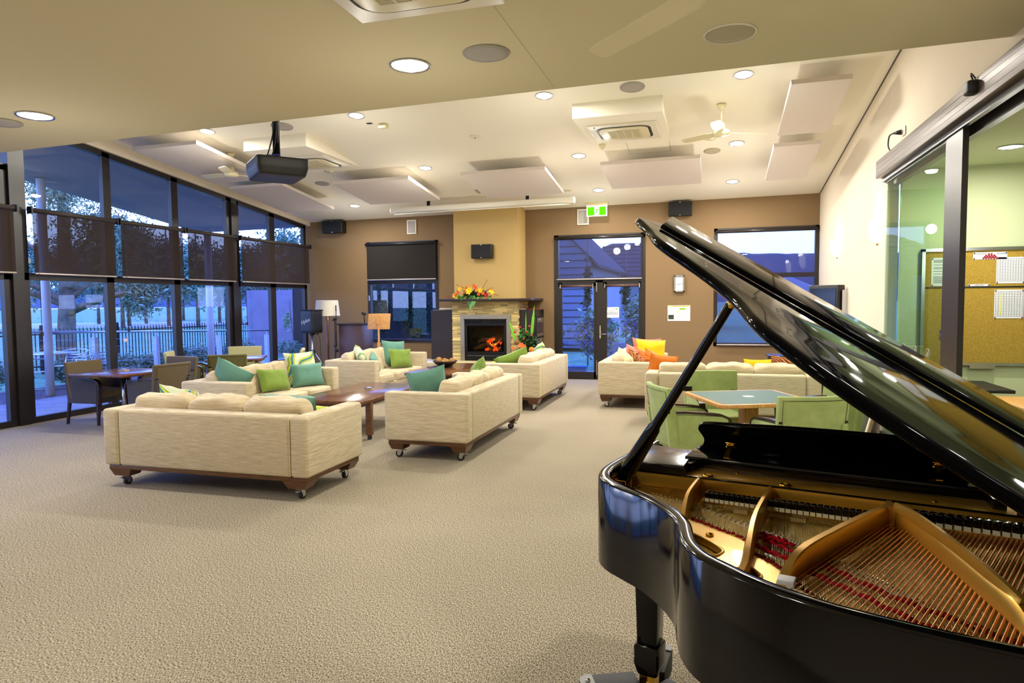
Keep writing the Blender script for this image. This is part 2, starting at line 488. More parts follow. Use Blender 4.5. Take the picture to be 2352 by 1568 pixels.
struct(B(XL - .12, YN, 0, XL, 2.6, 3.35).build('wall_left', 'cream_paint'))
mb = MB(); mb.hexa([(XR - .012, YS, cz(XR, YS) - .014), (XR, YS, cz(XR, YS) - .014), (XR, YB, cz(XR, YB) - .014), (XR - .012, YB, cz(XR, YB) - .014)], [(XR - .012, YS, cz(XR, YS)), (XR, YS, cz(XR, YS)), (XR, YB, cz(XR, YB)), (XR - .012, YB, cz(XR, YB))])
struct(mb.build('trim_9', 'dark_frame'))  # dark strip painted in as the shadow line between right wall and ceiling
# cornice above the left glazing
mb = MB()
mb.hexa([(XL - .06, YS, ftop(YS) + .02), (XL + .05, YS, ftop(YS) + .02), (XL + .05, YB, ftop(YB) + .02), (XL - .06, YB, ftop(YB) + .02)],
        [(XL - .06, YS, cz(XL, YS)), (XL + .05, YS, cz(XL, YS)), (XL + .05, YB, cz(XL, YB)), (XL - .06, YB, cz(XL, YB))])
struct(mb.build('trim_2', 'cream_paint'))
struct(B(XL + .02, YB - .02, 0, -5.35, YB, .1).build('baseboard_back', 'dark_frame'))
struct(B(-1.31, YB - .02, 0, XR, YB, .1).build('baseboard_right', 'brown_paint'))
# left glazed wall: two bays and the start of a third
def bay(n, ya, yb, mulls):
    w = bpy.data.objects.new('window_%d' % n, None); COL.objects.link(w); struct(w)
    x0, x1 = XL - .08, XL
    lim = (lambda y: min(ftop(y), sz(XL) + .3)) if yb < 7.2 else ftop
    fr = MB()
    for a, b_ in [(ya, ya + .1), (yb - .1, yb)] + mulls:
        fr.hexa([(x0, a, 0), (x1, a, 0), (x1, b_, 0), (x0, b_, 0)], [(x0, a, lim(a)), (x1, a, lim(a)), (x1, b_, lim(b_)), (x0, b_, lim(b_))])
    fr.box(x0, ya, .0, x1 + .01, yb, .09); fr.box(x0, ya, 2.03, x1, yb, 2.13)
    fr.hexa([(x0, ya, lim(ya) - .07), (x1, ya, lim(ya) - .07), (x1, yb, lim(yb) - .07), (x0, yb, lim(yb) - .07)], [(x0, ya, lim(ya) + .02), (x1, ya, lim(ya) + .02), (x1, yb, lim(yb) + .02), (x0, yb, lim(yb) + .02)])
    fr.build('window_frame', 'dark_frame', w)
    ed = [ya + .1] + [q for m_ in mulls for q in m_] + [yb - .1]
    for i in range(0, len(ed), 2):
        a, b_ = ed[i], ed[i + 1]; xg = XL - .045
        for lo, hi in (((.09, .09)), None), (((2.13, 2.13)), 1):
            if hi is None: vs = [(xg, a, .09), (xg, b_, .09), (xg, b_, 2.03), (xg, a, 2.03)]
            else: vs = [(xg, a, 2.13), (xg, b_, 2.13), (xg, b_, lim(b_) - .07), (xg, a, lim(a) - .07)]
            MB().add(vs, [(0, 1, 2, 3)]).build('glass_pane', 'window_glass', w)
    return w
bay(1, 2.6, 7.1, [(4.15, 4.3), (5.6, 5.75)])
bay(2, 7.26, 11.6, [(8.65, 8.79), (10.07, 10.22)])
bay(3, 11.76, 14.25, [(12.86, 13.04)])
mb = MB()
for i, (a, b_) in enumerate(((7.1, 7.26), (11.6, 11.76))):
    m2 = MB(); t1 = min(ftop(a), 9); m2.hexa([(XL - .12, a, 0), (XL + .04, a, 0), (XL + .04, b_, 0), (XL - .12, b_, 0)], [(XL - .12, a, ftop(a)), (XL + .04, a, ftop(a)), (XL + .04, b_, ftop(b_)), (XL - .12, b_, ftop(b_))])
    struct(m2.build('trim_%d' % (3 + i), 'dark_frame'))
# back window left, door, back window right
def framed(name, x0, x1, z0, z1, trans=(), mull=(), fw=.07, deep=.1, matn='dark_frame', glassm='window_glass'):
    w = bpy.data.objects.new(name, None); COL.objects.link(w); struct(w)
    y0, y1 = YB - .015, YB + deep
    fr = MB(); fr.box(x0, y0, z0, x0 + fw, y1, z1); fr.box(x1 - fw, y0, z0, x1, y1, z1); fr.box(x0, y0, z1 - fw, x1, y1, z1); fr.box(x0, y0, z0, x1, y1, z0 + fw)
    for t0, t1 in trans: fr.box(x0, y0 + .005, t0, x1, y1, t1)
    for t0, t1, a, b_ in mull: fr.box(t0, y0 + .005, a, t1, y1, b_)
    fr.build('window_frame' if name[0] == 'w' else 'door_frame', matn, w)
    return w
w = framed('window_4', -7.7, -5.93, .76, 3.07, trans=((2.10, 2.18),))
B(-7.62, YB + .05, .83, -6.0, YB + .055, 2.1).build('glass_pane', 'window_glass', w)
B(-7.62, YB + .05, 2.18, -6.0, YB + .055, 3.0).build('glass_pane', 'window_glass', w)
B(-7.665, YB - .03, 1.72, -7.64, YB - .01, 1.84).build('latch', 'aluminium', w)
w = framed('window_5', .03, 1.97, .74, 3.09, trans=((2.10, 2.19),))
B(.1, YB + .06, .8, 1.9, YB + .065, 2.1).build('glass_pane', 'window_glass', w)
B(.1, YB + .06, 2.19, 1.9, YB + .065, 3.02).build('glass_pane', 'window_glass', w)
w = framed('door_1', -3.25, -1.33, 0, 3.07, trans=((2.06, 2.16),), mull=((-2.36, -2.2, .02, 2.1),), fw=.09)
B(-3.16, YB + .05, 2.16, -1.42, YB + .055, 3.0).build('glass_pane', 'window_glass', w)
for a, b_ in ((-3.16, -2.36), (-2.2, -1.42)):
    lf = MB(); y0, y1 = YB - .02, YB + .03
    lf.box(a, y0, .02, a + .08, y1, 2.06); lf.box(b_ - .04, y0, .02, b_, y1, 2.06); lf.box(a, y0, .02, b_, y1, .16); lf.box(a, y0, 1.98, b_, y1, 2.06)
    l_ = lf.build('door_leaf', 'dark_frame', w)
    B(a + .08, YB, .16, b_ - .04, YB + .005, 1.98).build('glass_pane', 'window_glass', l_)
h = MB(); h.box(-2.275, YB - .045, .88, -2.245, YB - .02, 1.15); h.tube([(-2.26, YB - .03, .97), (-2.26, YB - .075, .97), (-2.13, YB - .075, .97)], .011, 8); h.build('door_handle', 'chrome', w)
for z0, z1 in ((1.86, 2.06), (.1, .42)): B(-2.345, YB - .04, z0, -2.325, YB - .02, z1).build('bolt', 'aluminium', w)

# roller blinds
def blind(label, p0, p1, ztop, zbot, fab, axis='y', tube='blind_tube', group=None, face=1, r=.034, hem='blind_hem'):
    if axis == 'y':
        x, a, b_ = p0
        root = thing('roller_blind', label, 'blind', (x, (a + b_) / 2, zbot), group=group)
        MB().tube([(x, a, ztop), (x, b_, ztop)], r, 16).build('tube', tube, root, world=True)
        B(x - .001, a + .03, zbot, x + .001, b_ - .03, ztop).build('blind_cloth', fab, root, world=True)
        B(x - .012, a + .03, zbot - .012, x + .012, b_ - .03, zbot + .012).build('hem_bar', hem, root, world=True, bevel=.005)
        for q in (a, b_): B(x - .045, q - .012, ztop - .05, x + .045, q + .012, ztop + .05).build('bracket', 'black_plastic', root, world=True)
    else:
        y, a, b_ = p0
        root = thing('roller_blind', label, 'blind', ((a + b_) / 2, y, zbot), group=group)
        MB().tube([(a, y, ztop), (b_, y, ztop)], r, 16).build('tube', tube, root, world=True)
        B(a + .03, y - .001, zbot, b_ - .03, y + .001, ztop).build('blind_cloth', fab, root, world=True)
        B(a + .03, y - .012, zbot - .014, b_ - .03, y + .012, zbot + .012).build('hem_bar', hem, root, world=True, bevel=.005)
    return root
bx = XL + .11
blind('dark roller blind at the left edge, left of the first wide column', (bx, 4.3, 7.12), 0, 3.0, 2.12, 'blind_weave', group='roller blinds on the long window wall')
blind('dark roller blind just right of the first wide column on the window wall', (bx, 7.33, 8.76), 0, 3.0, 2.12, 'blind_weave', group='roller blinds on the long window wall')
blind('dark roller blind in the middle of three between the two wide columns', (bx, 8.82, 10.22), 0, 3.0, 2.12, 'blind_weave', group='roller blinds on the long window wall')
blind('dark roller blind with a white post showing through, left of the far column', (bx, 10.28, 11.62), 0, 3.0, 2.12, 'blind_weave', group='roller blinds on the long window wall')
blind('wide dark roller blind nearest the room corner, over two panes', (bx, 11.75, 14.22), 0, 3.0, 2.12, 'blind_weave', group='roller blinds on the long window wall')
blind('black closed roller blind over the window left of the fireplace', (YB - .06, -7.71, -5.93), 0, 3.01, 2.2, 'blind_black', 'x', 'black_plastic')
blind('sheer grey roller blind above the glass double doors', (YB - .06, -3.22, -1.36), 0, 3.0, 2.13, 'blind_sheer', 'x', 'dark_frame')
blind('sheer grey roller blind drawn right down over the window by the right wall', (YB - .06, .06, 1.94), 0, 3.02, .77, 'blind_sheer', 'x', 'dark_frame')
for i, (a, b_, s) in enumerate(((-3.1, -2.42, 'left'), (-2.15, -1.45, 'right'))):
    root = thing('rolled_blind', 'brown rolled up blind at the head of the %s glass door leaf' % s, 'blind', ((a + b_) / 2, YB - .04, 1.98))
    MB().tube([(a, YB - .045, 1.985), (b_, YB - .045, 1.985)], .028, 12).build('roll', 'lectern_wood', root, world=True)
    B(a - .02, YB - .07, 1.94, a, YB - .02, 2.03).build('bracket', 'aluminium', root, world=True); B(b_, YB - .07, 1.94, b_ + .02, YB - .02, 2.03).build('bracket', 'aluminium', root, world=True)
# blind chains with little weights on the window wall
for y_, s in ((7.4, 'beside the first wide column'), (8.9, 'beside the first slim mullion'), (11.85, 'beside the far wide column')):
    c_ = MB().tube([(bx + .03, y_, 2.95), (bx + .03, y_, 1.3)], .004, 5)
    c_.box(bx + .015, y_ - .012, 1.24, bx + .045, y_ + .012, 1.3)
    tag(c_.build('blind_chain', 'white_plastic' if False else 'blind_tube'), 'thin blind chain with a weight hanging ' + s, 'chain', 'blind chains on the window wall')

# ---------------------------------------------------------------- sliding door side and meeting room
w = bpy.data.objects.new('door_2', None); COL.objects.link(w); struct(w)
hd = MB(); hd.box(1.84, 3.0, 3.07, XR + .02, 9.03, 3.27); hd.build('header_box', 'bronze_metal', w, bevel=.006)
gr = MB()
for z_ in (3.12, 3.17, 3.22): gr.box(1.838, 3.0, z_, 1.8405, 9.0, z_ + .003)
gr.build('header_groove', 'dark_frame', w)
tr = MB(); tr.box(1.9, 3.0, 3.02, 1.94, 9.0, 3.075); tr.box(XR + .04, 3.0, 2.98, XR + .1, 9.03, 3.1); tr.build('track', 'dark_frame', w)
lf = MB(); lf.box(1.915, 6.34, .02, 1.96, 6.74, 3.05); lf.box(1.925, 6.74, 3.0, 1.955, 8.95, 3.05); lf.box(1.925, 6.74, .02, 1.955, 8.95, .1); lf.box(1.92, 6.74, .02, 1.96, 6.77, 3.05)
lf = lf.build('sliding_leaf', 'dark_frame', w)
MB().add([(1.94, 6.77, .1), (1.94, 8.93, .1), (1.94, 8.93, 3.0), (1.94, 6.77, 3.0)], [(0, 1, 2, 3)]).build('glass_pane', 'green_glass', lf)
dots = MB()
for k in range(5):
    y_ = 8.86 - k * .42
    c_ = [(1.934, y_ + .05 * math.cos(a), 1.14 + .05 * math.sin(a)) for a in np.linspace(0, 2 * PI, 20)]
    dots.tube(c_, .004, 5)
    dots.box(1.932, y_ - .012, 1.12, 1.935, y_ + .012, 1.165)
dots.build('glass_marker', 'grey_grille', lf)
s_ = thing('motion_sensor', 'black motion sensor with a looped cord on the sliding door header', 'sensor', (1.82, 5.86, 3.2))
MB().add(*softbox(.10, .14, .10, 4)).build('body', 'black_plastic', s_)
MB().tube(smooth_path([(.02, .02, .04), (0, .02, .09), (-.01, -.01, .10), (.01, -.03, .06)]), .006, 6).build('cord', 'black_plastic', s_)
s_ = thing('wall_socket', 'white wall socket with a black plug above the sliding door header', 'socket', (XR - .006, 8.35, 3.46))
B(-.008, -.06, -.045, .004, .06, .045).build('plate', 'white_plastic', s_, bevel=.004)
s_ = thing('power_plug', 'black plug with a cord curving down behind the door header', 'plug', (XR - .02, 8.40, 3.46))
MB().tube([(0, 0, 0), (-.03, .01, 0), (-.07, .03, 0)], [.03, .024, .012], 10).build('plug', 'black_plastic', s_)
MB().tube(smooth_path([(-.07, .03, 0), (-.1, .08, -.02), (-.1, .12, -.12), (-.08, .06, -.2)]), .008, 6).build('cord', 'black_plastic', s_)
# meeting room beyond
struct(B(XR + .12, 2.4, -.12, 6.3, 9.0, 0).build('floor.001', 'carpet'))
struct(B(XR + .1, 2.4, 3.14, 6.3, 9.0, 3.2).build('ceiling.002', 'green_paint'))
struct(B(XR + .12, 8.9, 0, 6.3, 9.0, 3.2).build('wall_back.001', 'green_paint'))
struct(B(6.2, 2.4, 0, 6.3, 9.0, 3.2).build('wall_right.001', 'green_paint'))
struct(B(XR + .12, 2.3, 0, 6.3, 2.4, 3.2).build('wall_near.001', 'green_paint'))
bd = thing('notice_board', 'wide cork notice board on the green meeting room wall', 'notice board', (3.3, 8.88, .92))
B(2.33, 8.86, .92, 4.9, 8.9, 2.20).build('cork', 'cork', bd, world=True)
f_ = MB(); f_.box(2.30, 8.84, 2.19, 4.93, 8.9, 2.225); f_.box(2.30, 8.84, .90, 4.93, 8.9, .93); f_.box(2.30, 8.84, .9, 2.335, 8.9, 2.22); f_.box(4.895, 8.84, .9, 4.93, 8.9, 2.22)
f_.build('frame', 'aluminium', bd, world=True)
f_ = MB(); f_.box(2.33, 8.853, 1.775, 4.9, 8.862, 1.79); f_.box(3.38, 8.853, .93, 3.395, 8.862, 1.78); f_.build('divider', 'black_plastic', bd, world=True)
f_ = MB(); f_.box(2.80, 8.83, .865, 3.05, 8.86, .90); f_.build('tray', 'aluminium', bd, world=True)
def sheet(label, x0, z0, x1, z1, kind, txt=None):
    r = thing('notice_paper', label, 'paper', ((x0 + x1) / 2, 8.858, z0), group='papers pinned to the notice board')
    B(x0, 8.855, z0, x1, 8.858, z1).build('sheet', 'paper', r, world=True)
    p = MB()
    for (a, b_) in ((x0, z0), (x1, z0), (x0, z1), (x1, z1)):
        p.ball((a + (.01 if a == x0 else -.01), 8.85, b_ + (.01 if b_ == z0 else -.01)), .008, 6, 4)
    p.build('pin', 'ink_red' if kind == 'table' else 'ink', r, world=True)
    l = MB(); g = random.Random(hash(label) % 1000)
    if kind == 'text':
        z = z1 - .03
        while z > z0 + .03:
            l.box(x0 + .02, 8.8535, z, x0 + .02 + (x1 - x0 - .04) * g.uniform(.6, 1), 8.855, z + .004); z -= g.choice([.012, .012, .03])
    if kind == 'table':
        for k in range(16): l.box(x0 + .01, 8.8535, z0 + .02 + k * (z1 - z0 - .04) / 15, x1 - .01, 8.855, z0 + .022 + k * (z1 - z0 - .04) / 15)
        for k in range(11): l.box(x0 + .01 + k * (x1 - x0 - .02) / 10, 8.8535, z0 + .02, x0 + .012 + k * (x1 - x0 - .02) / 10, 8.855, z1 - .02)
    if l.v: l.build('printing', 'ink', r, world=True)
    if txt:
        text_mesh(txt, (z1 - z0) * .62, 'lettering', 'ink', r, Matrix.Translation((0, -.0055, (z1 - z0) / 2)) @ Matrix.Rotation(PI / 2, 4, 'X'), .0005)
    return r
sheet('white page of text on the cork board, seen left of the dark door post', 2.40, 1.80, 2.72, 2.12, 'text')
sheet('white results table pinned high on the cork board at the right', 3.04, 1.82, 3.31, 2.11, 'table')
r_ = sheet('white results table with a yellow column pinned low on the cork board', 3.03, 1.43, 3.31, 1.75, 'table')
B(3.09, 8.852, 1.47, 3.102, 8.8535, 1.70).build('yellow_column', 'ink_yellow', r_, world=True)
sheet('small white strip reading GENERAL at the top of the cork board', 2.57, 2.145, 2.74, 2.17, 'strip', 'GENERAL')
sheet('small white strip reading COMPETITIONS above the board divider', 2.77, 1.793, 2.98, 1.815, 'strip', 'COMPETITIONS')
sheet('white page at the right picture edge on the cork board', 3.33, 1.83, 3.55, 2.11, 'text')
r_ = sheet('white banner with a pile of red snooker balls on the cork board', 2.81, 2.09, 3.14, 2.17, 'banner')
text_mesh('Waterford', .028, 'lettering', 'ink', r_, Matrix.Translation((-.1, -.0055, .064)) @ Matrix.Rotation(PI / 2, 4, 'X'), .0005)
text_mesh('Snooker', .028, 'lettering', 'ink', r_, Matrix.Translation((.11, -.0055, .064)) @ Matrix.Rotation(PI / 2, 4, 'X'), .0005)
p_ = MB()
for k, n_ in enumerate((6, 5, 4, 2)):
    for j in range(n_): p_.ball((2.975 + (j - (n_ - 1) / 2) * .026, 8.852, 2.103 + k * .015), (.011, .003, .011), 8, 6)
p_.build('red_balls', 'ink_red', r_, world=True)
r_ = sheet('blue and white arrow card low on the cork board by the door post', 2.50, 1.19, 2.59, 1.30, 'card')
B(2.50, 8.852, 1.19, 2.56, 8.855, 1.30).build('blue_band', 'ink_blue', r_, world=True)
MB().add([(2.505, 8.851, 1.245), (2.52, 8.851, 1.275), (2.555, 8.851, 1.27), (2.555, 8.851, 1.22), (2.52, 8.851, 1.215)], [(0, 1, 2, 3, 4)]).build('arrow', 'paper', r_, world=True)
# tables in the meeting room
t_ = thing('folding_table', 'grey topped folding table beyond the sliding glass door', 'table', (2.55, 8.2, 0))
B(2.12, 7.78, .715, 2.87, 8.62, .75).build('tabletop', 'black_plastic', t_, world=True, bevel=.008)
for x_ in (2.2, 2.78):
    MB().tube([(x_, 8.2, .715), (x_, 8.2, .04)], .025, 10).tube([(x_, 7.9, .03), (x_, 8.5, .03)], .02, 8).build('leg', 'aluminium', t_, world=True)
t_ = thing('side_table', 'light oak side table in front of the grey folding table', 'table', (2.9, 7.3, 0))
B(2.6, 6.9, .66, 3.4, 7.72, .70).build('tabletop', 'oak', t_, world=True, bevel=.006)
B(2.64, 6.94, .58, 3.36, 7.68, .66).build('apron', 'oak', t_, world=True)
for x_ in (2.63, 3.3):
    for y_ in (6.93, 7.62): B(x_, y_, 0, x_ + .07, y_ + .07, .66).build('leg', 'oak', t_, world=True)
# ---------------------------------------------------------------- ceiling fixtures
tilt = Euler((-math.atan(.1205), math.atan(-.0095), 0))
def set_tilt(o): o.rotation_euler = tilt; WM[o.name] = Matrix.Translation(o.location) @ tilt.to_matrix().to_4x4()
def lamp_light(parent, power, r, col, blend=.6, kind='AREA', z=-.03, spread=PI):
    L = bpy.data.lights.new('lamp_light', 'AREA'); L.shape = 'DISK'; L.size = r * 2; L.energy = power; L.color = col; L.spread = spread
    o = bpy.data.objects.new('lamp_light', L); COL.objects.link(o); o.parent = parent; o.location = (0, 0, z); return o
WARM = (1.0, .955, .86)
def downlight(label, loc, r, group, tilted=True, power=60):
    d = thing('downlight', label, 'ceiling light', loc, group=group)
    MB().lathe([(r, 0), (r, -.008), (r * .96, -.012), (r * .87, -.006), (r * .86, .0)], n=32).build('trim_ring', 'aluminium', d)
    MB().lathe([(0.0001, -.003), (r * .5, -.005), (r * .87, -.004), (r * .87, .0)], n=28).build('lamp', 'lamp_disc', d)
    if tilted: set_tilt(d)
    lamp_light(d, power, r * .7, WARM)
    L = bpy.data.lights.new('ceiling_fill', 'POINT'); L.energy = power * .30; L.shadow_soft_size = .08; L.color = WARM  # added point light below each downlight to brighten the ceiling, no bulb there
    o = bpy.data.objects.new('ceiling_fill', L); COL.objects.link(o); o.parent = d; o.location = (0, 0, -1.0)
    return d
xs_ = (-7.35, -4.83, -2.11, .34); ys_ = (8.78, 11.18, 13.21)
rown = ('nearest the bulkhead edge', 'in the middle row', 'in the row nearest the fireplace wall')
coln = ('first from the window wall', 'second from the window wall', 'third from the window wall', 'nearest the cream right wall')
for j, y in enumerate(ys_):
    for i, x in enumerate(xs_):
        if (j, i) in ((1, 0), (2, 1)): continue
        downlight('round recessed downlight %s, %s' % (rown[j], coln[i]), (x, y, cz(x, y) - .001), .115, 'downlights in the far ceiling', power=DL_FAR)
downlight('large bright downlight in the near ceiling beside the round speaker grille', (-2.13, 4.68, sz(-2.13) - .001), .15, 'downlights in the near ceiling', False, DL_NEAR)
downlight('large downlight in the near ceiling at the left picture side', (-5.73, 4.69, sz(-5.73) - .001), .15, 'downlights in the near ceiling', False, DL_NEAR)
for x, y in ((-5.73, 1.2), (-2.13, .6), (1.2, .9), (-7.9, 2.8), (1.15, 3.1)):
    downlight('large downlight in the near ceiling, out of the picture', (x, y, sz(x) - .001), .15, 'downlights in the near ceiling', False, DL_NEAR)
for x, y, s in ((2.8, 7.9, 'nearest the cork board'), (3.26, 5.2, 'nearer the camera')):
    downlight('round downlight in the meeting room ceiling, ' + s, (x, y, 3.139), .115, 'meeting room downlights', False, DL_ROOM)
downlight('round downlight in the meeting room ceiling, right of the door post', (3.0, 7.6, 3.139), .11, 'meeting room downlights', False, 5) if False else None
# ceiling speakers
def cspk(label, loc, r, m='grey_grille', tilted=True, rim=None):
    s = thing('ceiling_speaker', label, 'ceiling speaker', loc, group='round ceiling speakers')
    MB().lathe([(.0001, -.010), (r * .6, -.010), (r * .93, -.008), (r * .94, -.002)], n=40).build('grille', m, s)
    MB().lathe([(r * .94, -.006), (r * .97, -.011), (r, -.006), (r, .002)], n=40).build('rim', rim or m, s)
    if tilted: set_tilt(s)
cspk('large grey round speaker grille beside the bright near downlight', (-1.53, 4.64, sz(-1.53) - .001), .165, tilted=False)
cspk('large round speaker with a white rim and olive grille, right of the fan blade', (.1, 4.86, sz(.1) - .001), .17, 'warm_grille', False, 'white_plastic')
cspk('large grey round speaker cut by the left picture edge', (-6.2, 4.74, sz(-6.2) - .001), .17, tilted=False)
for x, y, r, s in ((-7.13, 11.59, .13, 'small grey round speaker right of the projector'), (-6.11, 8.88, .16, 'grey round speaker behind the projector pole'),
                   (-.98, 8.8, .155, 'pale round speaker at the bulkhead edge above the right air unit')):
    cspk(s, (x, y, cz(x, y) - .001), r)
cspk('small olive round speaker between the right fan and the wide hanging panel', (-.02, 11.44, cz(-.02, 11.44) - .001), .13, 'warm_grille')
for x, y, s in ((-.05, 10.88, 'right of the ceiling hatch'), (-6.6, 10.95, 'behind the projector')):
    s_ = thing('blank_plate', 'small cream blanking plate on the ceiling ' + s, 'plate', (x, y, cz(x, y) - .001), group='ceiling blanking plates')
    MB().lathe([(.0001, -.008), (.08, -.008), (.088, 0)], n=28).build('disc', 'cream_plastic', s_); set_tilt(s_)
s_ = thing('smoke_detector', 'small smoke detector with a red light, mid ceiling', 'smoke detector', (-3.48, 9.97, cz(-3.48, 9.97) - .001))
MB().lathe([(.0001, -.02), (.05, -.02), (.075, -.008), (.08, 0)], n=24).build('body', 'white_plastic', s_); MB().ball((.01, -.02, -.02), .012, 8, 5).build('indicator', 'petal_red', s_); set_tilt(s_)
s_ = thing('motion_detector', 'small round cream detector hanging below the right air unit', 'detector', (-1.66, 10.74, cz(-1.66, 10.74) - .001))
MB().lathe([(.0001, -.085), (.022, -.08), (.03, -.06), (.045, -.05), (.055, -.02), (.055, 0)], n=20).build('body', 'cream_plastic', s_)
s_ = thing('junction_box', 'small cream box on the ceiling behind the projector light row', 'junction box', (-4.61, 9.17, cz(-4.61, 9.17) - .03))
MB().box(-.06, -.05, -.03, .06, .05, .028).build('box', 'cream_plastic', s_, bevel=.01)
s_ = thing('cable_outlet', 'small dark cable hole in the ceiling beside a downlight', 'outlet', (-4.79, 9.09, cz(-4.79, 9.09) - .004))
MB().box(-.04, -.025, -.004, .04, .025, .002).build('hole', 'black_plastic', s_)
# hatch
h_ = thing('ceiling_hatch', 'square flush access hatch between the air unit and the right fan', 'hatch', (-.97, 10.96, cz(-.97, 10.96) - .001))
m_ = MB(); m_.box(-.315, -.33, -.004, .315, .33, 0); m_.build('panel', 'ceiling_paint', h_)
m_ = MB()
for a in (-.322, .318): m_.box(a, -.335, -.004, a + .004, .335, .001)
for a in (-.337, .333): m_.box(-.32, a, -.004, .32, a + .004, .001)
m_.build('gap', 'warm_grille', h_); set_tilt(h_)
h_ = tag(B(-1.252, -3.4, sz(-1.25) - .0015, -1.248, 5.55, sz(-1.25) + .001).build('ceiling_joint', 'warm_grille'), 'thin joint line running across the near ceiling', 'joint'); struct(h_); h_.name = 'trim_5'; del h_['category']

# hanging acoustic panels
P = [(-8.65, -7.45, 8.68, 10.5, 'long hanging ceiling panel above the left fan, nearest the window wall'),
     (-8.63, -7.49, 10.86, 12.62, 'hanging ceiling panel by the window wall, nearer the room corner'),
     (-6.56, -5.08, 11.03, 12.46, 'hanging ceiling panel right of the projector, left of the screen case'),
     (-4.13, -2.65, 11.06, 12.53, 'hanging ceiling panel in front of the chimney, above the screen case'),
     (-1.74, -.19, 11.08, 12.46, 'wide hanging ceiling panel above the glass double doors'),
     (.86, 1.51, 8.69, 10.38, 'tall narrow hanging panel by the cream wall, nearer the camera'),
     (.85, 1.49, 10.84, 12.55, 'narrow hanging panel by the cream wall, nearer the brown wall')]
for x0, x1, y0, y1, lb in P:
    xc, yc = (x0 + x1) / 2, (y0 + y1) / 2
    p_ = thing('ceiling_panel', lb, 'acoustic panel', (xc, yc, cz(xc, yc)), group='hanging acoustic panels')
    hx, hy = (x1 - x0) / 2, (y1 - y0) / 2
    MB().box(-hx, -hy, -.22, hx, hy, -.165).build('board', 'panel_face', p_)
    for a in (-.25, .25):
        for b_ in (-.25, .25): MB().tube([(a * hx, b_ * hy, -.17), (a * hx, b_ * hy, 0)], .006, 6).build('hanger', 'aluminium', p_)
    set_tilt(p_)
# cassette air conditioners in dropped boxes
def cassette(loc, w=.95, name='air_conditioner', label='', flush=False):
    a = thing(name, label, 'air conditioner', loc, group='ceiling cassette air conditioners')
    h = w / 2
    MB().box(-h, -h, -.022, h, h, 0).build('facia', 'white_plastic', a, bevel=.006)
    def rr(s, rad, n=8):
        o = []
        for cx, cy, a0 in ((1, 1, 0), (-1, 1, 90), (-1, -1, 180), (1, -1, 270)):
            for k in range(n + 1):
                t = R(a0 + 90 * k / n); o.append((cx * (s - rad) + rad * math.cos(t), cy * (s - rad) + rad * math.sin(t)))
        return o
    def ring(s0, r0, s1, r1, z0, z1):
        A, C_ = rr(s0, r0), rr(s1, r1); n = len(A); m = MB()
        m.add([(x, y, z0) for x, y in A] + [(x, y, z1) for x, y in C_], [(i, (i + 1) % n, n + (i + 1) % n, n + i) for i in range(n)]); return m
    sl = ring(h * .80, .16, h * .72, .13, -.024, -.0235); A = rr(h * .80, .16); n = len(A)
    sl.add([(x, y, -.024) for x, y in A] + [(x, y, -.0) for x, y in A], [(i, (i + 1) % n, n + (i + 1) % n, n + i) for i in range(n)])
    sl.build('air_slot', 'black_plastic', a)
    fl_ = MB(); C_ = rr(h * .72, .13); fl_.prism(C_, -.040, -.022); fl_.build('centre_panel', 'cream_plastic', a, bevel=.006)
    gr = MB(); g = h * .46
    gr.box(-g, -g, -.044, g, g, -.040)
    gr.build('intake_grille', 'warm_grille', a)
    rb = MB()
    for k in range(5): x = -g + 2 * g * k / 4; rb.box(x - .006, -g, -.047, x + .006, g, -.043)
    for k in range(22): y = -g + 2 * g * k / 21; rb.box(-g, y - .002, -.046, g, y + .002, -.044)
    rb.build('grille_ribs', 'cream_plastic', a)
    MB().ball((-h + .1, -h + .05, -.023), .012, 8, 5).build('indicator', 'ink_blue', a)
    return a
for x0, x1, y0, y1, zb, lb, lb2 in ((-1.81, -.63, 9.13, 10.62, 4.095, 'white dropped ceiling box holding the right air unit', 'square cassette air conditioner under the right ceiling box'),
                               (-7.03, -5.92, 9.2, 10.62, 4.045, 'white dropped ceiling box behind the projector', 'square cassette air conditioner behind the projector')):
    m_ = MB(); y1 = YB - (zb - 3.676 - .0095 * (x0 + x1) / 2) / .1205 if False else y1
    yy = YB - (zb - 3.676) / .1205
    m_.hexa([(x0, y0, zb), (x1, y0, zb), (x1, yy, zb), (x0, yy, zb)], [(x0, y0, cz(x0, y0)), (x1, y0, cz(x1, y0)), (x1, yy, zb + .012), (x0, yy, zb + .012)])
    struct(m_.build('trim_%d' % (6 if x0 > -3 else 7), 'ceiling_paint'))
    cassette(((x0 + x1) / 2, (y0 + yy) / 2 + .02, zb), .95, label=lb2)
cassette((-1.62, 3.42, sz(-1.62)), .92, label='large square cassette air conditioner cut by the top picture edge')
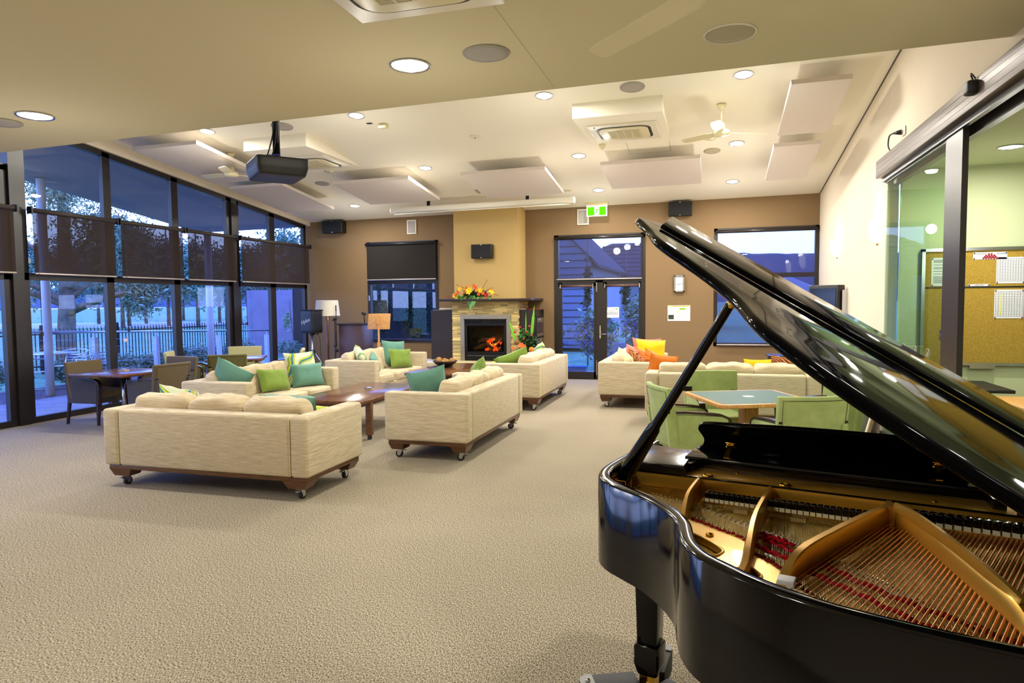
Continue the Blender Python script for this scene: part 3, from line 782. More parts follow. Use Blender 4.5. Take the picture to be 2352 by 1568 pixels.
# ceiling fans
def fan(loc, zc, zh, ang, label, Lb=.62):
    f_ = thing('ceiling_fan', label, 'ceiling fan', (loc[0], loc[1], zh), group='cream three-blade ceiling fans')
    d = zc - zh
    MB().lathe([(.065, d), (.062, d - .02), (.04, d - .06), (.018, d - .075)], n=20).build('canopy', 'cream_plastic', f_)
    MB().tube([(0, 0, d - .07), (0, 0, .1)], .012, 10).build('down_rod', 'cream_plastic', f_)
    MB().lathe([(.018, .14), (.045, .12), (.05, .05), (.10, .03), (.115, 0), (.105, -.03), (.06, -.045), (.0001, -.048)], n=28).build('motor', 'cream_plastic', f_)
    for a in ang:
        m_ = MB(); mt = Matrix.Rotation(R(a), 4, 'Z') @ Matrix.Rotation(R(14), 4, 'X')
        st = [(.08, .035), (.16, .05), (.2, .068), (.4, .070), (Lb - .04, .062), (Lb, .045)]
        top = [(x, w) for x, w in st]
        poly = [(x, -w) for x, w in st] + [(x, w) for x, w in reversed(st)]
        m_.prism(poly, .0, .006, fn=lambda x, y, z: mt @ Vector((x, y, z - .9 * y * y)))
        m_.build('blade', 'cream_plastic', f_)
    return f_
fan((.1, 9.63), cz(.1, 9.63), 3.88, (145, 22, -98), 'cream ceiling fan right of the right air unit, near the cream wall')
fan((-7.68, 9.72), cz(-7.68, 9.72), 3.82, (175, 55, -65), 'cream ceiling fan left of the projector, below the long panel')
fan((.03, 3.24), sz(0), 3.06, (134, 14, -106), 'large cream ceiling fan with one blade reaching in from the top edge', .97)
# projector
p_ = thing('projector', 'black ceiling projector on a pole with cables', 'projector', (-4.2, 6.0, 3.0), rz=R(-42))
vs, fs = softbox(.56, .50, .18, 18, 12); m_ = MB(); m_.add([(x * (1 - .10 * max(0, -z / .09)), y * (1 - .10 * max(0, -z / .09)), z) for x, y, z in vs], fs, True)
m_.build('body', 'black_plastic', p_)
m_ = MB(); m_.box(-.17, -.15, .07, .17, .15, .10); m_.box(-.12, -.08, .10, .1, .08, .115); m_.build('mount_plate', 'black_metal', p_, bevel=.004)
m_ = MB()
for k in range(5): m_.box(.10 + .022 * k, -.21, .045, .115 + .022 * k, -.213, .055)
for k in range(7): m_.box(-.16 + .03 * k, .05, .094, -.145 + .03 * k, .13, .1)
m_.build('buttons', 'grey_grille', p_)
MB().tube([(-.22, .0, -.02), (-.255, .0, -.02)], .05, 18).build('lens', 'screen_dark', p_)
top = cz(-4.2, 6.0) - 3.0
MB().tube([(0, 0, .1), (0, 0, top)], .036, 14).build('pole', 'black_metal', p_)
for k, (a, b_) in enumerate(((.045, .02), (.03, -.05), (.06, -.01))):
    MB().tube(smooth_path([(a - .09, b_ - .05, .11), (a - .03, b_ - .02, .2), (a, b_ * .5, .45), (a - .01, b_ * .5, .9), (a, b_ * .4, top - .02)]), .007, 6).build('cable', 'black_plastic', p_)
MB().tube(smooth_path([(-.16, -.04, .12), (-.1, -.09, .13), (-.02, -.06, .15), (.05, -.1, .12), (.12, -.02, .13), (.05, .03, .12)]), .008, 6).build('blue_cable', 'ink_blue', p_)
MB().tube([(-.03, -.04, .42), (.05, .02, .43)], .04, 12).build('cable_tie', 'black_plastic', p_) if False else None
# projection screen case
s_ = thing('projection_screen', 'long white roll-up projection screen case below the ceiling', 'projector screen', (-4.5, 13.1, 3.6))
za, zb_ = cz(-6.45, 13.1) - .19, cz(-2.55, 13.1) - .19
m_ = MB(); m_.hexa([(-6.45, 13.04, za - .06), (-2.55, 13.04, zb_ - .06), (-2.55, 13.17, zb_ - .06), (-6.45, 13.17, za - .06)], [(-6.45, 13.04, za + .06), (-2.55, 13.04, zb_ + .06), (-2.55, 13.17, zb_ + .06), (-6.45, 13.17, za + .06)])
m_.build('case', 'white_plastic', s_, world=True, bevel=.03, seg=3)
m_ = MB(); m_.tube([(-6.35, 13.06, za - .075), (-2.65, 13.06, zb_ - .075)], .012, 8); m_.build('weight_bar', 'white_plastic', s_, world=True)
for x in (-5.6, -3.5): B(x - .03, 13.08, cz(x, 13.1) - .14, x + .03, 13.12, cz(x, 13.1) - .005).build('bracket', 'black_metal', s_, world=True)
s_ = thing('ceiling_camera_plate', 'small grey plate on the ceiling beside the screen case', 'plate', (-5.0, 12.8, cz(-5, 12.8) - .001)); s_.name = 'vent_plate'
s_.location = (-4.25, 12.75, cz(-4.25, 12.75) - .001)
MB().box(-.18, -.1, -.02, .18, .1, 0).build('plate', 'grey_grille', s_); set_tilt(s_)

# ---------------------------------------------------------------- back wall fittings
def wallspk(label, x0, z0, x1, z1, m, grille, dep=.1, y=YB, name='wall_speaker', inset=.012, cat='speaker', group=None):
    s = thing(name, label, cat, ((x0 + x1) / 2, y, z0), group=group)
    B(x0, y - dep, z0, x1, y - .004, z1).build('cabinet', m, s, world=True, bevel=.012 if dep > .05 else .006)
    B(x0 + inset, y - dep - .004, z0 + inset, x1 - inset, y - dep + .002, z1 - inset).build('grille', grille, s, world=True)
    if m == 'black_plastic':
        mm = MB()
        for zz in (z0 + .006, z1 - .02): mm.box((x0 + x1) / 2 - .014, y - dep - .006, zz, (x0 + x1) / 2 + .014, y - dep - .003, zz + .014)
        mm.build('badge', 'aluminium', s, world=True)
wallspk('black wall speaker high on the brown wall by the room corner', -8.74, 3.30, -8.22, 3.58, 'black_plastic', 'black_grille', .22, group='black wall speakers')
wallspk('black wall speaker on the mustard chimney above the flowers', -4.86, 2.58, -4.41, 2.87, 'black_plastic', 'black_grille', .18, 13.75, group='black wall speakers')
wallspk('black wall speaker high on the brown wall right of the exit sign', -.86, 3.36, -.40, 3.64, 'black_plastic', 'black_grille', .16, group='black wall speakers')
wallspk('white slim wall speaker above the black blind', -6.67, 3.22, -6.44, 3.54, 'white_plastic', 'grey_grille', .03, group='white wall speakers', inset=.025)
wallspk('white slim wall speaker left of the green exit sign', -2.75, 3.27, -2.50, 3.60, 'white_plastic', 'grey_grille', .03, group='white wall speakers', inset=.025)
# exit sign
e_ = thing('exit_sign', 'lit green running-man exit sign hanging above the glass doors', 'exit sign', (-2.29, 14.1, 3.42))
B(-2.52, 14.05, 3.62, -2.06, 14.2, 3.70).build('housing', 'cream_plastic', e_, world=True, bevel=.008)
B(-2.50, 14.09, 3.41, -2.08, 14.12, 3.63).build('light_panel', 'exit_white', e_, world=True)
B(-2.48, 14.083, 3.425, -2.34, 14.09, 3.60).build('green_field', 'exit_green', e_, world=True)
B(-2.24, 14.083, 3.425, -2.10, 14.09, 3.60).build('green_field', 'exit_green', e_, world=True)
m_ = MB()
def limb(pts, r): m_.tube([(x, 14.084, z) for x, z in pts], r, 6)
limb([(-2.275, 3.565), (-2.295, 3.50)], .012); limb([(-2.295, 3.50), (-2.265, 3.47), (-2.25, 3.43)], .008); limb([(-2.295, 3.50), (-2.315, 3.465), (-2.345, 3.465)], .008)
limb([(-2.277, 3.55), (-2.25, 3.535), (-2.235, 3.55)], .006); limb([(-2.279, 3.55), (-2.305, 3.54), (-2.31, 3.515)], .006); m_.ball((-2.265, 14.084, 3.588), .012, 8, 6)
m_.build('running_figure', 'exit_green', e_, world=True)
L = bpy.data.lights.new('exit_glow', 'AREA'); L.shape = 'RECTANGLE'; L.size = .4; L.size_y = .2; L.energy = 3; L.color = (.9, 1, .7)
o = bpy.data.objects.new('exit_glow', L); COL.objects.link(o); o.parent = e_; o.location = (0, -.04, .1); o.rotation_euler = (R(90), 0, 0)
# clock, evacuation plan, door notice
c_ = thing('wall_clock', 'tall silver framed wall clock with a white face', 'clock', (-.645, YB, 1.83))
m_ = MB(); x0, x1, z0, z1 = -.745, -.545, 1.835, 2.175
for a in ((x0, z0, x0 + .025, z1), (x1 - .025, z0, x1, z1), (x0, z0, x1, z0 + .025), (x0, z1 - .025, x1, z1)): m_.box(a[0], YB - .05, a[1], a[2], YB - .002, a[3])
m_.build('frame', 'aluminium', c_, world=True)
B(x0 + .02, YB - .03, z0 + .02, x1 - .02, YB - .02, z1 - .02).build('face', 'paper', c_, world=True)
MB().tube([(-.69, YB - .034, 1.985), (-.65, YB - .036, 1.998)], .004, 5).build('hour_hand', 'ink', c_, world=True); MB().tube([(-.66, YB - .037, 1.996), (-.58, YB - .037, 2.008)], .003, 5).build('minute_hand', 'ink', c_, world=True)
c_ = thing('evacuation_plan', 'white evacuation plan sheet with a yellow header on the brown wall', 'poster', (-.65, YB, 1.24))
B(-.875, YB - .006, 1.245, -.425, YB - .001, 1.565).build('sheet', 'paper', c_, world=True)
B(-.86, YB - .008, 1.54, -.435, YB - .006, 1.558).build('header_band', 'ink_yellow_bright', c_, world=True)
B(-.64, YB - .008, 1.475, -.52, YB - .006, 1.51).build('green_box', 'ink_green', c_, world=True); B(-.665, YB - .008, 1.415, -.64, YB - .006, 1.44).build('yellow_box', 'ink_yellow_bright', c_, world=True)
B(-.86, YB - .008, 1.28, -.75, YB - .006, 1.37).build('photograph', 'photo_dark', c_, world=True)
text_mesh('EMERGENCY EVACUATION DIAGRAM', .016, 'lettering', 'ink_red', c_, Matrix.Translation((0, -.009, .309)) @ Matrix.Rotation(PI / 2, 4, 'X'), .0004)
m_ = MB(); g = random.Random(4)
for k in range(26):
    x = g.uniform(-.7, -.46); z = g.uniform(1.30, 1.46); a = g.uniform(.01, .05); b_ = g.uniform(.004, .03)
    m_.box(x, YB - .0075, z, x + a, YB - .006, z + .0012); m_.box(x, YB - .0075, z, x + .0012, YB - .006, z + b_)
for k in range(9): m_.box(-.86, YB - .0075, 1.52 - k * .016, -.86 + g.uniform(.04, .1), YB - .006, 1.521 - k * .016)
m_.build('plan_lines', 'ink', c_, world=True)
m_ = MB()
for x in (-.73, -.55): m_.box(x, YB - .008, 1.262, x + .012, YB - .006, 1.272)
m_.build('green_key', 'ink_green', c_, world=True)
c_ = thing('door_notice', 'white printed notice taped to the glass of the right door leaf', 'notice', (-2.02, YB - .01, 1.31))
B(-2.17, YB - .008, 1.315, -1.87, YB - .004, 1.535).build('sheet', 'paper', c_, world=True)
text_mesh('ATTENTION', .02, 'lettering', 'ink', c_, Matrix.Translation((0, .0015, .185)) @ Matrix.Rotation(PI / 2, 4, 'X'), .0004)
m_ = MB()
for z, w_, h_ in ((1.465, .07, .003), (1.45, .09, .003), (1.435, .08, .003), (1.41, .125, .008), (1.385, .125, .008), (1.35, .03, .004)):
    m_.box(-2.02 - w_, YB - .0095, z, -2.02 + w_, YB - .008, z + h_)
m_.build('printing', 'ink', c_, world=True)
MB().ball((-2.13, YB - .009, 1.50), (.02, .002, .015), 8, 6).build('round_logo', 'ink', c_, world=True); MB().ball((-1.92, YB - .009, 1.50), (.028, .002, .014), 8, 6).build('green_logo', 'ink_green', c_, world=True)

# ---------------------------------------------------------------- sconces and screens on the right wall
for y, s in ((12.31, 'nearest the brown wall'), (9.47, 'beside the sliding glass door')):
    s_ = thing('wall_sconce', 'glowing half-bowl wall light on the cream wall, ' + s, 'wall light', (XR, y, 2.52), group='glowing wall lights')
    m_ = MB(); pr = [(.02, -.17), (.07, -.15), (.12, -.10), (.15, -.03), (.155, .04), (.145, .10)]
    vs = []; n = 14
    for r_, z_ in pr:
        for k in range(n + 1):
            a = R(90) + PI * k / n; vs.append((r_ * math.cos(a) * .75 - .004, r_ * math.sin(a), z_))
    m_.add(vs, [(i * (n + 1) + k, i * (n + 1) + k + 1, (i + 1) * (n + 1) + k + 1, (i + 1) * (n + 1) + k) for i in range(len(pr) - 1) for k in range(n)], True)
    m_.build('bowl', 'sconce_glow', s_)
    MB().lathe([(.0001, -.2), (.012, -.19), (.015, -.165), (.0001, -.16)], c=(-.012, 0, 0), n=10).build('finial', 'brass', s_)
    L = bpy.data.lights.new('sconce_light', 'POINT'); L.energy = SCONCE; L.shadow_soft_size = .05; L.color = (1, .9, .68)
    o = bpy.data.objects.new('sconce_light', L); COL.objects.link(o); o.parent = s_; o.location = (-.085, 0, .13)
t_ = thing('television', 'black wall-mounted television on the cream wall, turned to the room', 'television', (1.80, 11.6, 1.2), rz=0)
mt = Matrix.Translation((1.68, 11.6, 1.5)) @ Matrix.Rotation(R(-48), 4, 'Z')
m_ = MB(); m_.box(-.27, -.035, -.4, .27, .12, .38, mt); m_.build('casing', 'black_plastic', t_, world=True, bevel=.01)
m_ = MB(); m_.box(-.235, -.042, -.36, .235, -.034, .33, mt); m_.build('screen', 'screen_dark', t_, world=True)
m_ = MB(); m_.box(-.12, .12, -.3, .1, .16, .25, mt); m_.build('rear_box', 'black_plastic', t_, world=True)
B(1.9, 11.4, 1.2, XR, 11.75, 1.8).build('wall_bracket', 'aluminium', t_, world=True)
# framed pictures leaning on the wall
def leaning(label, y0, y1, zt, x_off, m_photo):
    f_ = thing('picture_frame', label, 'picture frame', (XR - .2, (y0 + y1) / 2, 0), group='framed pictures leaning on the cream wall')
    th = R(14); hgt = zt / math.cos(th)
    mt = Matrix.Translation((XR - .04 - x_off - math.sin(th) * hgt, (y0 + y1) / 2, 0)) @ Matrix.Rotation(th, 4, 'Y')
    w_ = (y1 - y0) / 2
    m = MB()
    for a in ((-w_, 0, -w_ + .05, hgt), (w_ - .05, 0, w_, hgt), (-w_, 0, w_, .05), (-w_, hgt - .05, w_, hgt)): m.box(-.02, a[0], a[1], .01, a[2], a[3], mt)
    m.build('frame', 'frame_wood', f_, world=True)
    MB().box(-.008, -w_ + .04, .04, 0, w_ - .04, hgt - .04, mt).build('mount', 'mat_board', f_, world=True)
    MB().box(-.012, -w_ + .16, .16, -.007, w_ - .16, hgt - .16, mt).build('picture', m_photo, f_, world=True)
leaning('framed picture on the floor against the cream wall behind the green chair', 9.15, 9.95, .75, 0, 'photo_dark')
leaning('second framed picture on the floor, nearer the sliding glass door', 8.0, 8.85, .6, .22, 'photo_dark')
leaning('tall framed picture standing behind the leaning pair, by the glass door', 8.5, 8.9, 1.05, -.01, 'mat_board')
# ---------------------------------------------------------------- chimney, fireplace
cx0, cx1, cy = -5.31, -3.89, 13.75
m_ = MB(); m_.hexa([(cx0, cy, 1.735), (cx1, cy, 1.735), (cx1, YB, 1.735), (cx0, YB, 1.735)], [(cx0, cy, cz(cx0, cy)), (cx1, cy, cz(cx1, cy)), (cx1, YB, cz(cx1, YB)), (cx0, YB, cz(cx0, YB))])
struct(m_.build('wall_chimney', 'mustard_paint'))
f_ = thing('fireplace', 'gas fireplace in a stacked stone surround below the mustard chimney', 'fireplace', (-4.6, 13.6, 0))
sx0, sx1, sy = -5.31, -3.86, 13.62
m_ = MB(); g = random.Random(3)
def ledge(xa, xb, za, zb, side=False):
    z = za
    while z < zb - .01:
        h = min(g.uniform(.014, .034), zb - z)
        x = xa
        while x < xb - .01:
            w_ = min(g.uniform(.10, .32), xb - x)
            if xb - x - w_ < .05: w_ = xb - x
            d = g.uniform(0, .028)
            if side: m_.box(sx1 - .02, x, z, sx1 + d, x + w_ - .002, z + h - .002)
            else: m_.box(x, sy - d, z, x + w_ - .002, sy + .03, z + h - .002)
            x += w_
        z += h
ledge(sx0, -5.12, .43, 1.40); ledge(-4.02, sx1, .43, 1.40); ledge(sx0, sx1, 1.40, 1.685); ledge(sy, YB, .43, 1.685, True)
m_.build('stone_surround', 'stone', f_, world=True)
m_ = MB(); m_.box(sx0 + .01, sy + .02, 0, -5.03, YB, 1.685); m_.box(-4.1, sy + .02, 0, sx1 - .01, YB, 1.685); m_.box(-5.03, sy + .02, 1.31, -4.1, YB, 1.685); m_.box(-5.03, sy + .3, 0, -4.1, YB, 1.31)
m_.build('core', 'stone', f_, world=True)
m_ = MB()
for a in ((-5.12, .43, -5.03, 1.31), (-4.1, .43, -4.01, 1.31), (-5.12, 1.31, -4.01, 1.40)): m_.box(a[0], sy - .04, a[1], a[2], sy + .02, a[3])
m_.build('steel_frame', 'brushed_steel', f_, world=True)
m_ = MB(); y0 = sy - .03
m_.box(-5.03, y0, 1.17, -4.1, sy + .05, 1.23); m_.box(-5.03, y0, .43, -4.1, sy + .05, .62); m_.box(-5.03, y0, .62, -4.97, sy + .05, 1.17); m_.box(-4.16, y0, .62, -4.1, sy + .05, 1.17)
for z in (1.24, 1.265, 1.29): m_.box(-5.03, y0 - .01, z, -4.1, sy + .05, z + .016)
m_.box(-5.04, y0 - .02, 1.298, -4.09, y0, 1.312)
ins = m_.build('insert', 'black_metal', f_, world=True)
B(-4.97, y0 - .008, .535, -4.16, y0, .54).build('trim_line', 'aluminium', f_, world=True)
B(-4.97, sy, .62, -4.16, sy + .004, 1.17).build('fire_window', 'fire_glass', f_, world=True)
m_ = MB(); m_.box(-5.0, sy + .26, .60, -4.13, sy + .3, 1.2); m_.box(-5.0, sy + .03, .58, -4.13, sy + .3, .625); m_.box(-5.02, sy + .03, .6, -4.97, sy + .3, 1.2); m_.box(-4.16, sy + .03, .6, -4.11, sy + .3, 1.2); m_.box(-5.0, sy + .03, 1.17, -4.13, sy + .3, 1.22)
m_.build('firebox', 'fire_back', f_, world=True)
def log(a, b_, r): 
    m = MB(); pts = [Vector(a).lerp(Vector(b_), t / 7) + Vector(noise.noise_vector(Vector((t, a[0] * 9, r * 40)))) * .015 for t in range(8)]
    m.tube(pts, [r * (.85 + .25 * math.sin(t * 1.3 + a[0] * 7)) for t in range(8)], 12); m.build('log', 'log_ceramic', f_, world=True)
log((-4.86, sy + .12, .66), (-4.52, sy + .16, .80), .055); log((-4.62, sy + .10, .64), (-4.28, sy + .2, .68), .05); log((-4.45, sy + .2, .70), (-4.22, sy + .12, .90), .045)
log((-4.82, sy + .22, .82), (-4.45, sy + .23, .90), .055); log((-4.60, sy + .08, .80), (-4.40, sy + .1, .70), .045)
def flame(x, y, z, h, w_, lean=0):
    for nm, k in (('flame', 1.0), ('flame_core', .5)):
        m = MB(); pr = [(0, .3), (.18, .85), (.4, 1), (.65, .55), (.85, .22), (1, .02)]
        m.tube([(x + lean * t * t * h + .012 * math.sin(t * 7 + x * 30), y, z + t * h * (1 if k == 1 else .75)) for t, _ in pr], [w_ * k * q for _, q in pr], 8)
        m.build(nm, nm, f_, world=True)
for q in ((-4.60, .08, .635, .06, .02, .2), (-4.56, .07, .635, .085, .022, .2), (-4.52, .09, .635, .06, .018, 0), (-4.555, .09, .78, .12, .035, 1.0), (-4.50, .09, .80, .12, .03, 1.1),
          (-4.40, .07, .66, .17, .024, -.25), (-4.37, .08, .635, .10, .028, .1), (-4.42, .08, .63, .08, .03, 0), (-4.34, .09, .635, .06, .02, 0), (-4.27, .12, .76, .13, .018, .05)):
    flame(q[0], sy + q[1], *q[2:])
L = bpy.data.lights.new('fire_light', 'POINT'); L.energy = 9; L.shadow_soft_size = .06; L.color = (1, .4, .12)
o = bpy.data.objects.new('fire_light', L); COL.objects.link(o); o.parent = f_; o.location = Vector((-4.45, sy + .1, .78)) - Vector(f_.location)
tag(B(-5.50, 13.34, 1.685, -3.50, YB, 1.735).build('mantel_shelf', 'espresso', bevel=.004), 'dark mantel shelf on top of the stone fireplace surround', 'mantel shelf')
tag(B(-6.2, 13.0, .34, -3.75, 13.9, .43).build('hearth_slab', 'hearth_stone', bevel=.006), 'pale stone hearth slab in front of the fireplace', 'hearth')
struct(B(-6.1, 13.06, 0, -3.85, 13.6, .34).build('trim_8', 'espresso'))
# cabinets either side
c_ = thing('media_cabinet', 'dark closed cabinet left of the fireplace, papers on top', 'cabinet', (-5.6, 13.9, .0))
B(-5.86, 13.75, 0, -5.33, YB - .001, 1.50).build('body', 'espresso', c_, world=True, bevel=.003)
B(-5.85, 13.735, .1, -5.35, 13.75, 1.49).build('door', 'espresso', c_, world=True)
for k, (a, zz, mm, s) in enumerate(((.0, 1.505, 'beige_cloth', 'lower'), (.03, 1.525, 'paper', 'upper'))):
    tag(B(-5.72 + a, 13.85, zz, -5.36, 14.2, zz + .018).build('paper_stack', mm), '%s flat stack of papers on the cabinet left of the fireplace' % s, 'papers')
c_ = thing('media_cabinet', 'dark cabinet right of the fireplace holding stacked audio equipment', 'cabinet', (-3.7, 13.9, 0))
m_ = MB(); m_.box(-3.84, 13.68, 0, -3.52, YB - .001, 1.50); m_.build('body', 'espresso', c_, world=True)
m_ = MB(); m_.box(-3.52, 13.68, 0, -3.49, 13.70, 1.5); m_.box(-3.52, YB - .03, 0, -3.49, YB - .001, 1.5); m_.box(-3.52, 13.68, 1.48, -3.49, YB - .001, 1.5)
for z in (.1, .5, .92, 1.36): m_.box(-3.52, 13.68, z, -3.49, YB - .001, z + .02)
m_.build('side_frame', 'espresso', c_, world=True)
for k, (z0, z1) in enumerate(((.94, 1.33), (.53, .90), (.13, .48))):
    e_ = thing('audio_rack_unit', ('top', 'middle', 'bottom')[k] + ' steel fronted audio unit in the cabinet right of the fireplace', 'audio equipment', (-3.5, 14.0, z0), group='audio units in the cabinet')
    B(-3.515, 13.74, z0, -3.485, 14.32, z1).build('front', 'aluminium', e_, world=True)
    B(-3.484, 13.80, z0 + .06, -3.480, 14.26, z1 - .1).build('window', 'screen_dark', e_, world=True)
    m_ = MB(); m_.tube([(-3.485, 13.95, z1 - .05), (-3.46, 13.95, z1 - .05)], .018, 10); m_.build('knob', 'chrome', e_, world=True)
tag(B(-3.84, 13.75, 1.502, -3.55, 14.2, 1.515).build('red_folder', 'petal_red'), 'red folder lying on the cabinet right of the fireplace', 'folder')
tag(B(-3.84, 13.7, 1.502, -3.72, 13.74, 1.52).build('white_cloth', 'paper'), 'small white cloth on the front edge of the cabinet right of the fireplace', 'cloth')
# garden of flowers
FS = 1.0
def star(m, c, r, n, w_, tiltv, cup=.35):
    """n petals around centre c facing tiltv"""
    zx = Vector(tiltv).normalized(); a0 = zx.orthogonal().normalized(); b0 = zx.cross(a0)
    for k in range(n):
        a = 2 * PI * k / n; d = a0 * math.cos(a) + b0 * math.sin(a); s = zx.cross(d)
        p = Vector(c)
        m.add([p, p + d * r * .5 + s * w_ + zx * r * cup * .5, p + d * r + zx * r * cup * .8, p + d * r * .5 - s * w_ + zx * r * cup * .5], [(0, 1, 2, 3)])
    return m
def leafblade(m, p, d, L_, w_, bend=.2):
    p = Vector(p); d = Vector(d).normalized(); s = d.cross(Vector((0, -.6, .8))).normalized(); n_ = s.cross(d)
    pts = []
    for t, k in ((0, .3), (.3, 1), (.65, .9), (1, .02)):
        q = p + d * L_ * t + Vector((0, 0, -bend * L_ * t * t))
        pts += [q - s * w_ * k, q + s * w_ * k]
    m.add(pts, [(0, 1, 3, 2), (2, 3, 5, 4), (4, 5, 7, 6)])
a_ = thing('flower_arrangement', 'long low arrangement of yellow and orange flowers on the mantel shelf', 'flowers', (-4.76, 13.5, 1.735))
g = random.Random(11)
m_ = leaves((0, 0, .08), (.36, .12, .10), 1100, .06, 1.6, 0, .2, seed=4); m_.build('foliage', 'dark_leaves', a_)
m_ = MB()
for k in range(26):
    x = g.uniform(-.35, .35); leafblade(m_, (x, -.05, .04), (x * .8 + g.uniform(-.3, .3), -1, g.uniform(-.1, .7)), g.uniform(.1, .17), .03, .5)
for dx, L_ in ((-.05, .22), (.03, .2), (-.02, .26)): leafblade(m_, (dx, -.12, .06), (dx, -.35, -.9), L_, .045, .1)
m_.build('broad_leaves', 'leaf_green', a_)
star(star(MB(), (-.06, -.17, .14), .085, 6, .032, (-.1, -1, .25)), (-.06, -.18, .14), .05, 6, .02, (-.1, -1, .25), .8).build('yellow_bloom', 'petal_yellow', a_)
for x, z, r in ((.17, .15, .065), (-.28, .18, .05)): star(star(MB(), (x, -.13, z), r, 18, .007, (0, -1, .3)), (x, -.135, z), r * .6, 14, .007, (0, -1, .3), .9).build('yellow_chrysanthemum', 'petal_yellow', a_)
for x, z, r in ((.06, .20, .05), (.02, .23, .045), (.22, .10, .045), (-.33, .12, .045), (-.38, .08, .04), (.13, .08, .04), (-.2, .1, .03)): star(star(MB(), (x, -.12, z), r, 7, .018, (x, -1, .3)), (x, -.125, z), r * .6, 6, .014, (x, -1, .3), .8).build('orange_bloom', 'petal_orange', a_)
for x, z in ((-.18, .16), (.08, .14), (-.12, .22)): MB().ball((x, -.13, z), (.035, .035, .03), 12, 8).build('orange_pincushion', 'banksia', a_)
star(star(MB(), (.30, -.12, .06), .05, 8, .022, (0, -1, .2), .2), (.30, -.13, .06), .03, 6, .014, (0, -1, .2), .8).build('red_bloom', 'petal_red', a_)
for x, z in ((-.42, .06), (-.36, .04), (.38, .14), (.42, .10)): star(MB(), (x, -.1, z), .05, 5, .02, (x, -1, .2)).build('yellow_leaf', 'petal_yellow', a_)
for sx, sz_, dx, dz in ((-.3, .1, -.28, -.07), (-.15, .18, -.2, .08), (.2, .18, .13, .15), (.35, .1, .2, -.04), (.3, .15, .14, .04)):
    m_ = MB()
    for t in range(6):
        q = (sx + dx * t / 5, -.1 - .01 * t, sz_ + dz * t / 5); m_.ball(q, .010, 6, 4)
    m_.tube([(sx, -.1, sz_), (sx + dx, -.15, sz_ + dz)], .003, 4); m_.build('berry_spray', 'berry', a_)
a_ = thing('floor_arrangement', 'tall flower arrangement with green spikes standing right of the fireplace', 'flowers', (-3.62, 13.42, .43))
leaves((0, 0, .42), (.24, .18, .36), 2200, .07, 2.0, 0, .2, seed=8).build('foliage', 'leaf_green', a_)
leaves((.08, -.05, .4), (.24, .16, .34), 900, .06, 1.8, 0, .2, seed=18).build('dark_foliage', 'dark_leaves', a_)
for x, L_, w_, tl in ((.08, .75, .03, .1), (-.22, .45, .028, -.25), (-.02, .62, .012, .02)):
    m_ = MB(); leafblade(m_, (x, 0, .42), (tl, -.02, 1), L_, w_, 0); m_.build('spike_leaf', 'leaf_lime', a_)
for x, z, r, mm, nm in ((-.14, .42, .06, 'dry_pod', 'pod_ball'), (.14, .27, .06, 'banksia', 'banksia_head')): MB().ball((x, -.2, z), (r * .95, r * .95, r), 14, 10).build(nm, mm, a_)
for x, z, r in ((-.06, .36, .07), (-.0, .34, .05), (-.2, .3, .035)): star(MB(), (x, -.22, z), r, 6, .024, (0, -1, .3)).build('orange_lily', 'petal_orange', a_)
for x, z in ((-.1, .72), (.02, .62), (.08, .74), (-.03, .48), (.12, .55), (-.2, .62)): MB().ball((x, -.12, z), .024, 8, 6).build('red_bud', 'berry', a_)
star(MB(), (.0, -.22, .30), .04, 8, .012, (0, -1, 0)).build('purple_bloom', 'lavender', a_)
m_ = MB().lathe([(.0001, 0), (.11, 0), (.15, .1), (.14, .16)], n=20); m_.build('pot', 'black_plastic', a_)

for n_ in bpy.data.objects:
    if n_.type == 'EMPTY' and n_.name.startswith('flower_arr'): n_.scale = (1.0, 1, 1.15)
    if n_.type == 'EMPTY' and n_.name.startswith('floor_arr'): n_.scale = (1.1, 1, 1.0)
